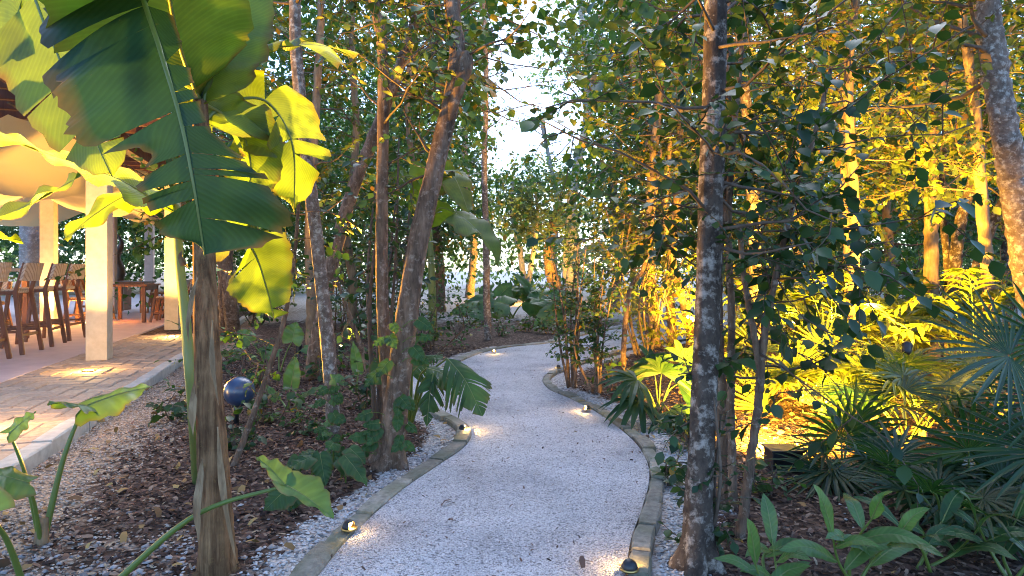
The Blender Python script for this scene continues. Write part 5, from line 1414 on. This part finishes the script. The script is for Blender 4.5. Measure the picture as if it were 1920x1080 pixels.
fan_palm('bluish fan palm with long drooping fingers beside the kerb', fb_, [(P(1195, 712, 4.9), (-.9, -.3, .1), (0, -.4, 1)), (P(1200, 750, 4.8), (-.8, -.5, -.1), (0, -.4, 1)), (P(1240, 700, 5.0), (.1, -.2, .9), (0, -1, .3)), (P(1270, 720, 5.1), (.7, 0, .4), (0, -.6, 1)), (P(1255, 770, 4.7), (.5, -.6, -.1), (0, -.4, 1)), (P(1225, 690, 5.2), (-.4, .2, .9), (.2, -1, .4)), (P(1280, 680, 5.2), (.4, 0, .9), (0, -1, .4))], .34, 780, M['fan'], 11, 1.35, droop=.5, span=190)
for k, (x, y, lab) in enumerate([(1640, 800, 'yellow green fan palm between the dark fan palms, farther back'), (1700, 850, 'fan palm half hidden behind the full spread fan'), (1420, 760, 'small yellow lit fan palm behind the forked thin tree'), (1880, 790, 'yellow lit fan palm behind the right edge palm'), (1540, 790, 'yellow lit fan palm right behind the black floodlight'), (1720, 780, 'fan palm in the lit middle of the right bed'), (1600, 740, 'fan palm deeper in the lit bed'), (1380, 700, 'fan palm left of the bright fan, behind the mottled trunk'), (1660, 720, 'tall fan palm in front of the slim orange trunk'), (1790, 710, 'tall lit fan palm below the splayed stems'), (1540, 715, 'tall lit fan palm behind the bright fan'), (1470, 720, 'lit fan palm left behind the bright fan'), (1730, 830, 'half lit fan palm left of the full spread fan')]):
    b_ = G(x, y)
    fan_palm(lab, b_, rosette(b_, 7, .42 + .30 * (8 <= k <= 11), .30, 800 + k), .40 + .08 * (8 <= k <= 11), 810 + k * 10, M['fan_lit'] if k != 1 else M['fan'], 22, .75)
# feather palms glowing yellow
for k, (x, y, lab) in enumerate([(1560, 730, 'feathery yellow lit palm in the middle of the right bed'), (1720, 700, 'feathery palm left of the splayed stems'), (1480, 690, 'feathery palm behind the bright fan'), (1830, 740, 'feathery palm near the right edge')]):
    b_ = G(x, y); rr = np.random.default_rng(850 + k)
    t = thing('feather_palm', lab, 'palm', (b_[0], b_[1], 0), 'feathery palms in the right bed')
    for m_ in range(9):
        a = m_ * 2.399 + k; h = rr.uniform(.6, 1.15); L = rr.uniform(.5, .8)
        d_ = np.array([math.cos(a), math.sin(a), 0])
        feather_leaf(t, [b_, b_ + d_ * L * .25 + (0, 0, h * .75), b_ + d_ * L * .65 + (0, 0, h), b_ + d_ * L * 1.15 + (0, 0, h * .85)], 860 + k * 10 + m_, M['leaf_fern'], 15, .26, .42)
# ginger plants in the near right corner
def ginger(label, base, stems, seed, size, mat):
    rr = np.random.default_rng(seed)
    base = np.asarray(base, float)
    t = thing('ginger_plant', label, 'plant', (base[0], base[1], 0), 'ginger plants at the near right corner')
    for (top, lv) in stems:
        top = np.asarray(top, float)
        c = spline([base + rr.normal(0, .03, 3) * (1, 1, 0), (base + top) / 2 + rr.normal(0, .03, 3), top], 14)
        mb = MB(); mb.tube(c, [.008, .005, .003], 7); mb.build('stem', M['stalk'], t)
        for k in range(lv):
            f = .35 + .65 * (k + .6) / lv; i = min(int(f * 13), 12)
            tt = nrm(c[i + 1] - c[i] if i < 13 else c[i] - c[i - 1])
            a = k * 2.4 + rr.uniform(0, 1); s_ = nrm(np.array([math.cos(a), math.sin(a) * .7 - .2, 0]))
            d_ = nrm(tt * (.5 + 1.1 * (k == lv - 1)) + s_ * (.9 - .6 * (k == lv - 1)))
            L = size * rr.uniform(.8, 1.2)
            big_leaf(t, [c[i], c[i] + d_ * L * .5 + (0, 0, .015), c[i] + d_ * L - (0, 0, .12 * L)], L * .145, (-d_[0] * .3, -.6, 1.0), seed * 10 + k + int(top[0] * 100) % 50, mat, .0035, prof=prof_lance, n=16, m=3, fold=.22, droop=.2, wav=.002)
g0 = G(1600, 1110)
ginger('ginger plant with pointed bright leaves at the bottom right', g0, [(P(1640, 965, 2.2), 5), (P(1560, 1000, 2.2), 4), (P(1690, 1000, 2.2), 4)], 31, .21, M['ginger'])
g0 = G(1440, 1120)
ginger('small ginger plant at the bottom edge right of the thin stems', g0, [(P(1448, 1010, 2.25), 4), (P(1410, 1040, 2.2), 3), (P(1475, 1030, 2.3), 3)], 32, .17, M['ginger'])
for k, (x, y, lab) in enumerate([(1735, 1075, 'dark leafy ginger below the full spread fan palm'), (1880, 1085, 'dark leafy ginger in the bottom right corner')]):
    g0 = G(x, y); d = g0[1]
    ginger(lab, g0, [(g0 + (rr_[0], rr_[1], .18 + .04 * k), 5) for rr_ in ((-.10, 0), (.1, .05), (.16, -.05))], 33 + k, .18, M['broad_dark'])
for k, (x, y, lab) in enumerate([(1690, 960, 'low dark fan palm behind the bright ginger'), (1890, 960, 'low dark fan palm at the right edge under the tall one'), (1770, 1020, 'low dark fan palm below the full spread fan')]):
    b_ = G(x, y)
    fan_palm(lab, b_, rosette(b_, 6, .24, .20, 880 + k), .30, 890 + k * 10, M['fan'], 20, .72)
# black floodlight box among the fan palms, shining away from the camera
q = G(1478, 893)
t = thing('floodlight', 'black square floodlight box half hidden under the dark fan palm', 'floodlight', (q[0], q[1], 0))
mb = MB(); hw = .085
mb.bbox((q[0] - hw, q[1], -.02), (q[0] + hw, q[1] + .13, .13), .004); mb.build('box', M['black'], t, smooth=False)
mb = MB(); mb.bbox((q[0] - hw - .008, q[1] - .008, .13), (q[0] + hw + .008, q[1] + .15, .142), .003); mb.build('hood', M['black'], t, smooth=False)
mb = MB(); mb.bbox((q[0] - hw + .012, q[1] + .131, .01), (q[0] + hw - .012, q[1] + .136, .122), .002); mb.build('lens', M['lamp_soft'], t, smooth=False)
add_light('bulb', 'SPOT', (q[0], q[1] + .17, .09), 850, WARM, t, .06, (q[0] + 1.5, q[1] + 3.0, .9), 115, .7)
# blue glossy globe on a stake in the left bed
q = G(442, 800)
t = thing('garden_globe', 'blue glossy globe on a short stake in the left bed', 'garden globe', (q[0], q[1], 0))
gc = P(449, 734, q[1])
th = np.linspace(-math.pi / 2, math.pi / 2, 22)
mb = MB(); mb.lathe(np.column_stack([.108 * np.cos(th), .108 * np.sin(th)]), gc, 32); mb.build('globe', M['blue_globe'], t)
mb = MB(); mb.tube([q - (0, 0, .04), (q[0], q[1], gc[2] * .5), gc - (0, 0, .10)], .022, 10); mb.build('stake', M['black'], t)
mb = MB(); mb.lathe([(.03, -.104), (.05, -.10), (.056, -.09), (.045, -.08)], gc, 20); mb.build('collar', M['black'], t)
# palm crown for the terrace palm
t, q = PALM_T
for k in range(16):
    a = k * 2.4; d_ = np.array([math.cos(a), math.sin(a), 0])
    feather_leaf(t, [q + (0, 0, 5.3), q + d_ * .8 + (0, 0, 6.2), q + d_ * 2.0 + (0, 0, 6.2), q + d_ * 2.9 + (0, 0, 5.2)], 950 + k, M['leaf_mid'], 20, .5, .22)

# ------------------------------------------------------------------ lit lamps
def kerb_spot(x, y): 
    g = G(x, y, .021); return np.array([g[0], g[1], .021])
path_light(kerb_spot(655, 992), (.85, -.25), 'domed brass light glowing on the left kerb near the bottom edge', .12)
path_light(kerb_spot(1180, 1068), (-.35, 1.0), 'black domed light on the right kerb at the bottom edge', .35)
path_light(kerb_spot(868, 806), (1, .1), 'kerb light glowing under the split leaf plant', .7)
path_light(kerb_spot(1100, 768), (-.8, -.25), 'kerb light on the right kerb halfway along the path', .3)
path_light(kerb_spot(926, 660), (.3, -1), 'kerb light at the far edge of the path bend', .3)
path_light(kerb_spot(1046, 690), (-1, .2), 'kerb light hidden at the inner bend by the shrubs', .1)

q = P(1293, 600, 8.6)
spike_light((q[0], q[1], 0), P(1500, 540, 7.4), 'spotlight glowing at the edge of the mottled trunk', 200, height=q[2], spot=120, glow=20)
t = bpy.data.objects[[o.name for o in bpy.data.objects if o.name.startswith('garden_spotlight')][-1]]
th = np.linspace(-math.pi / 2, math.pi / 2, 10)
mb = MB(); mb.lathe(np.column_stack([.032 * np.cos(th), .032 * np.sin(th)]), q + (-.03, -.05, .03), 14); mb.build('bulb_glass', M['lamp'], t)
spike_light(G(1330, 690), P(1235, 380, 9.4), 'hidden spotlight washing the yellow trunk group', 420, spot=85)
spike_light(G(1540, 770), P(1570, 620, 6.6), 'spotlight hidden behind the black box lighting the palms', 90, spot=140, height=.1, glow=14)
spike_light(G(1700, 770), P(1745, 150, 7.4), 'hidden spotlight below the forked orange trunk', 300, spot=120, height=.5)
spike_light(G(1610, 745), P(1520, 150, 6.5), 'hidden spotlight in the middle of the right bed', 270, spot=130, height=.5)
spike_light(G(1460, 720), P(1420, 120, 5.5), 'hidden spotlight behind the thin stem pair', 90, spot=100, height=.4)
spike_light(np.array([3.35, 3.75, 0]), P(1875, 200, 4.0), 'hidden spotlight aimed at the leaning trunk by the right edge', 12, spot=90)
spike_light(G(395, 765), P(400, 200, 2.9), 'spotlight behind the banana stem aimed up into its leaves', 330, spot=75)
spike_light(np.array([-3.2, 3.0, 0]), P(90, 150, 2.6), 'spotlight beyond the left edge below the banana leaves', 420, spot=75)
spike_light(G(560, 690), P(590, 200, 8.5), 'spotlight lighting the thin orange trunk', 40, spot=60)
spike_light(G(640, 690), P(690, 300, 7), 'spotlight in the left bed behind the spotted tree', 160, spot=100)
spike_light(P(1000, 560, 20) * (1, 1, 0), P(985, 520, 23), 'bright far lamp beside the agave', 250, height=.35, spot=140, glow=60)
spike_light(P(1035, 560, 24) * (1, 1, 0), P(1065, 380, 28), 'far lamp at the foot of the pale trunks', 300, height=.3, spot=90)
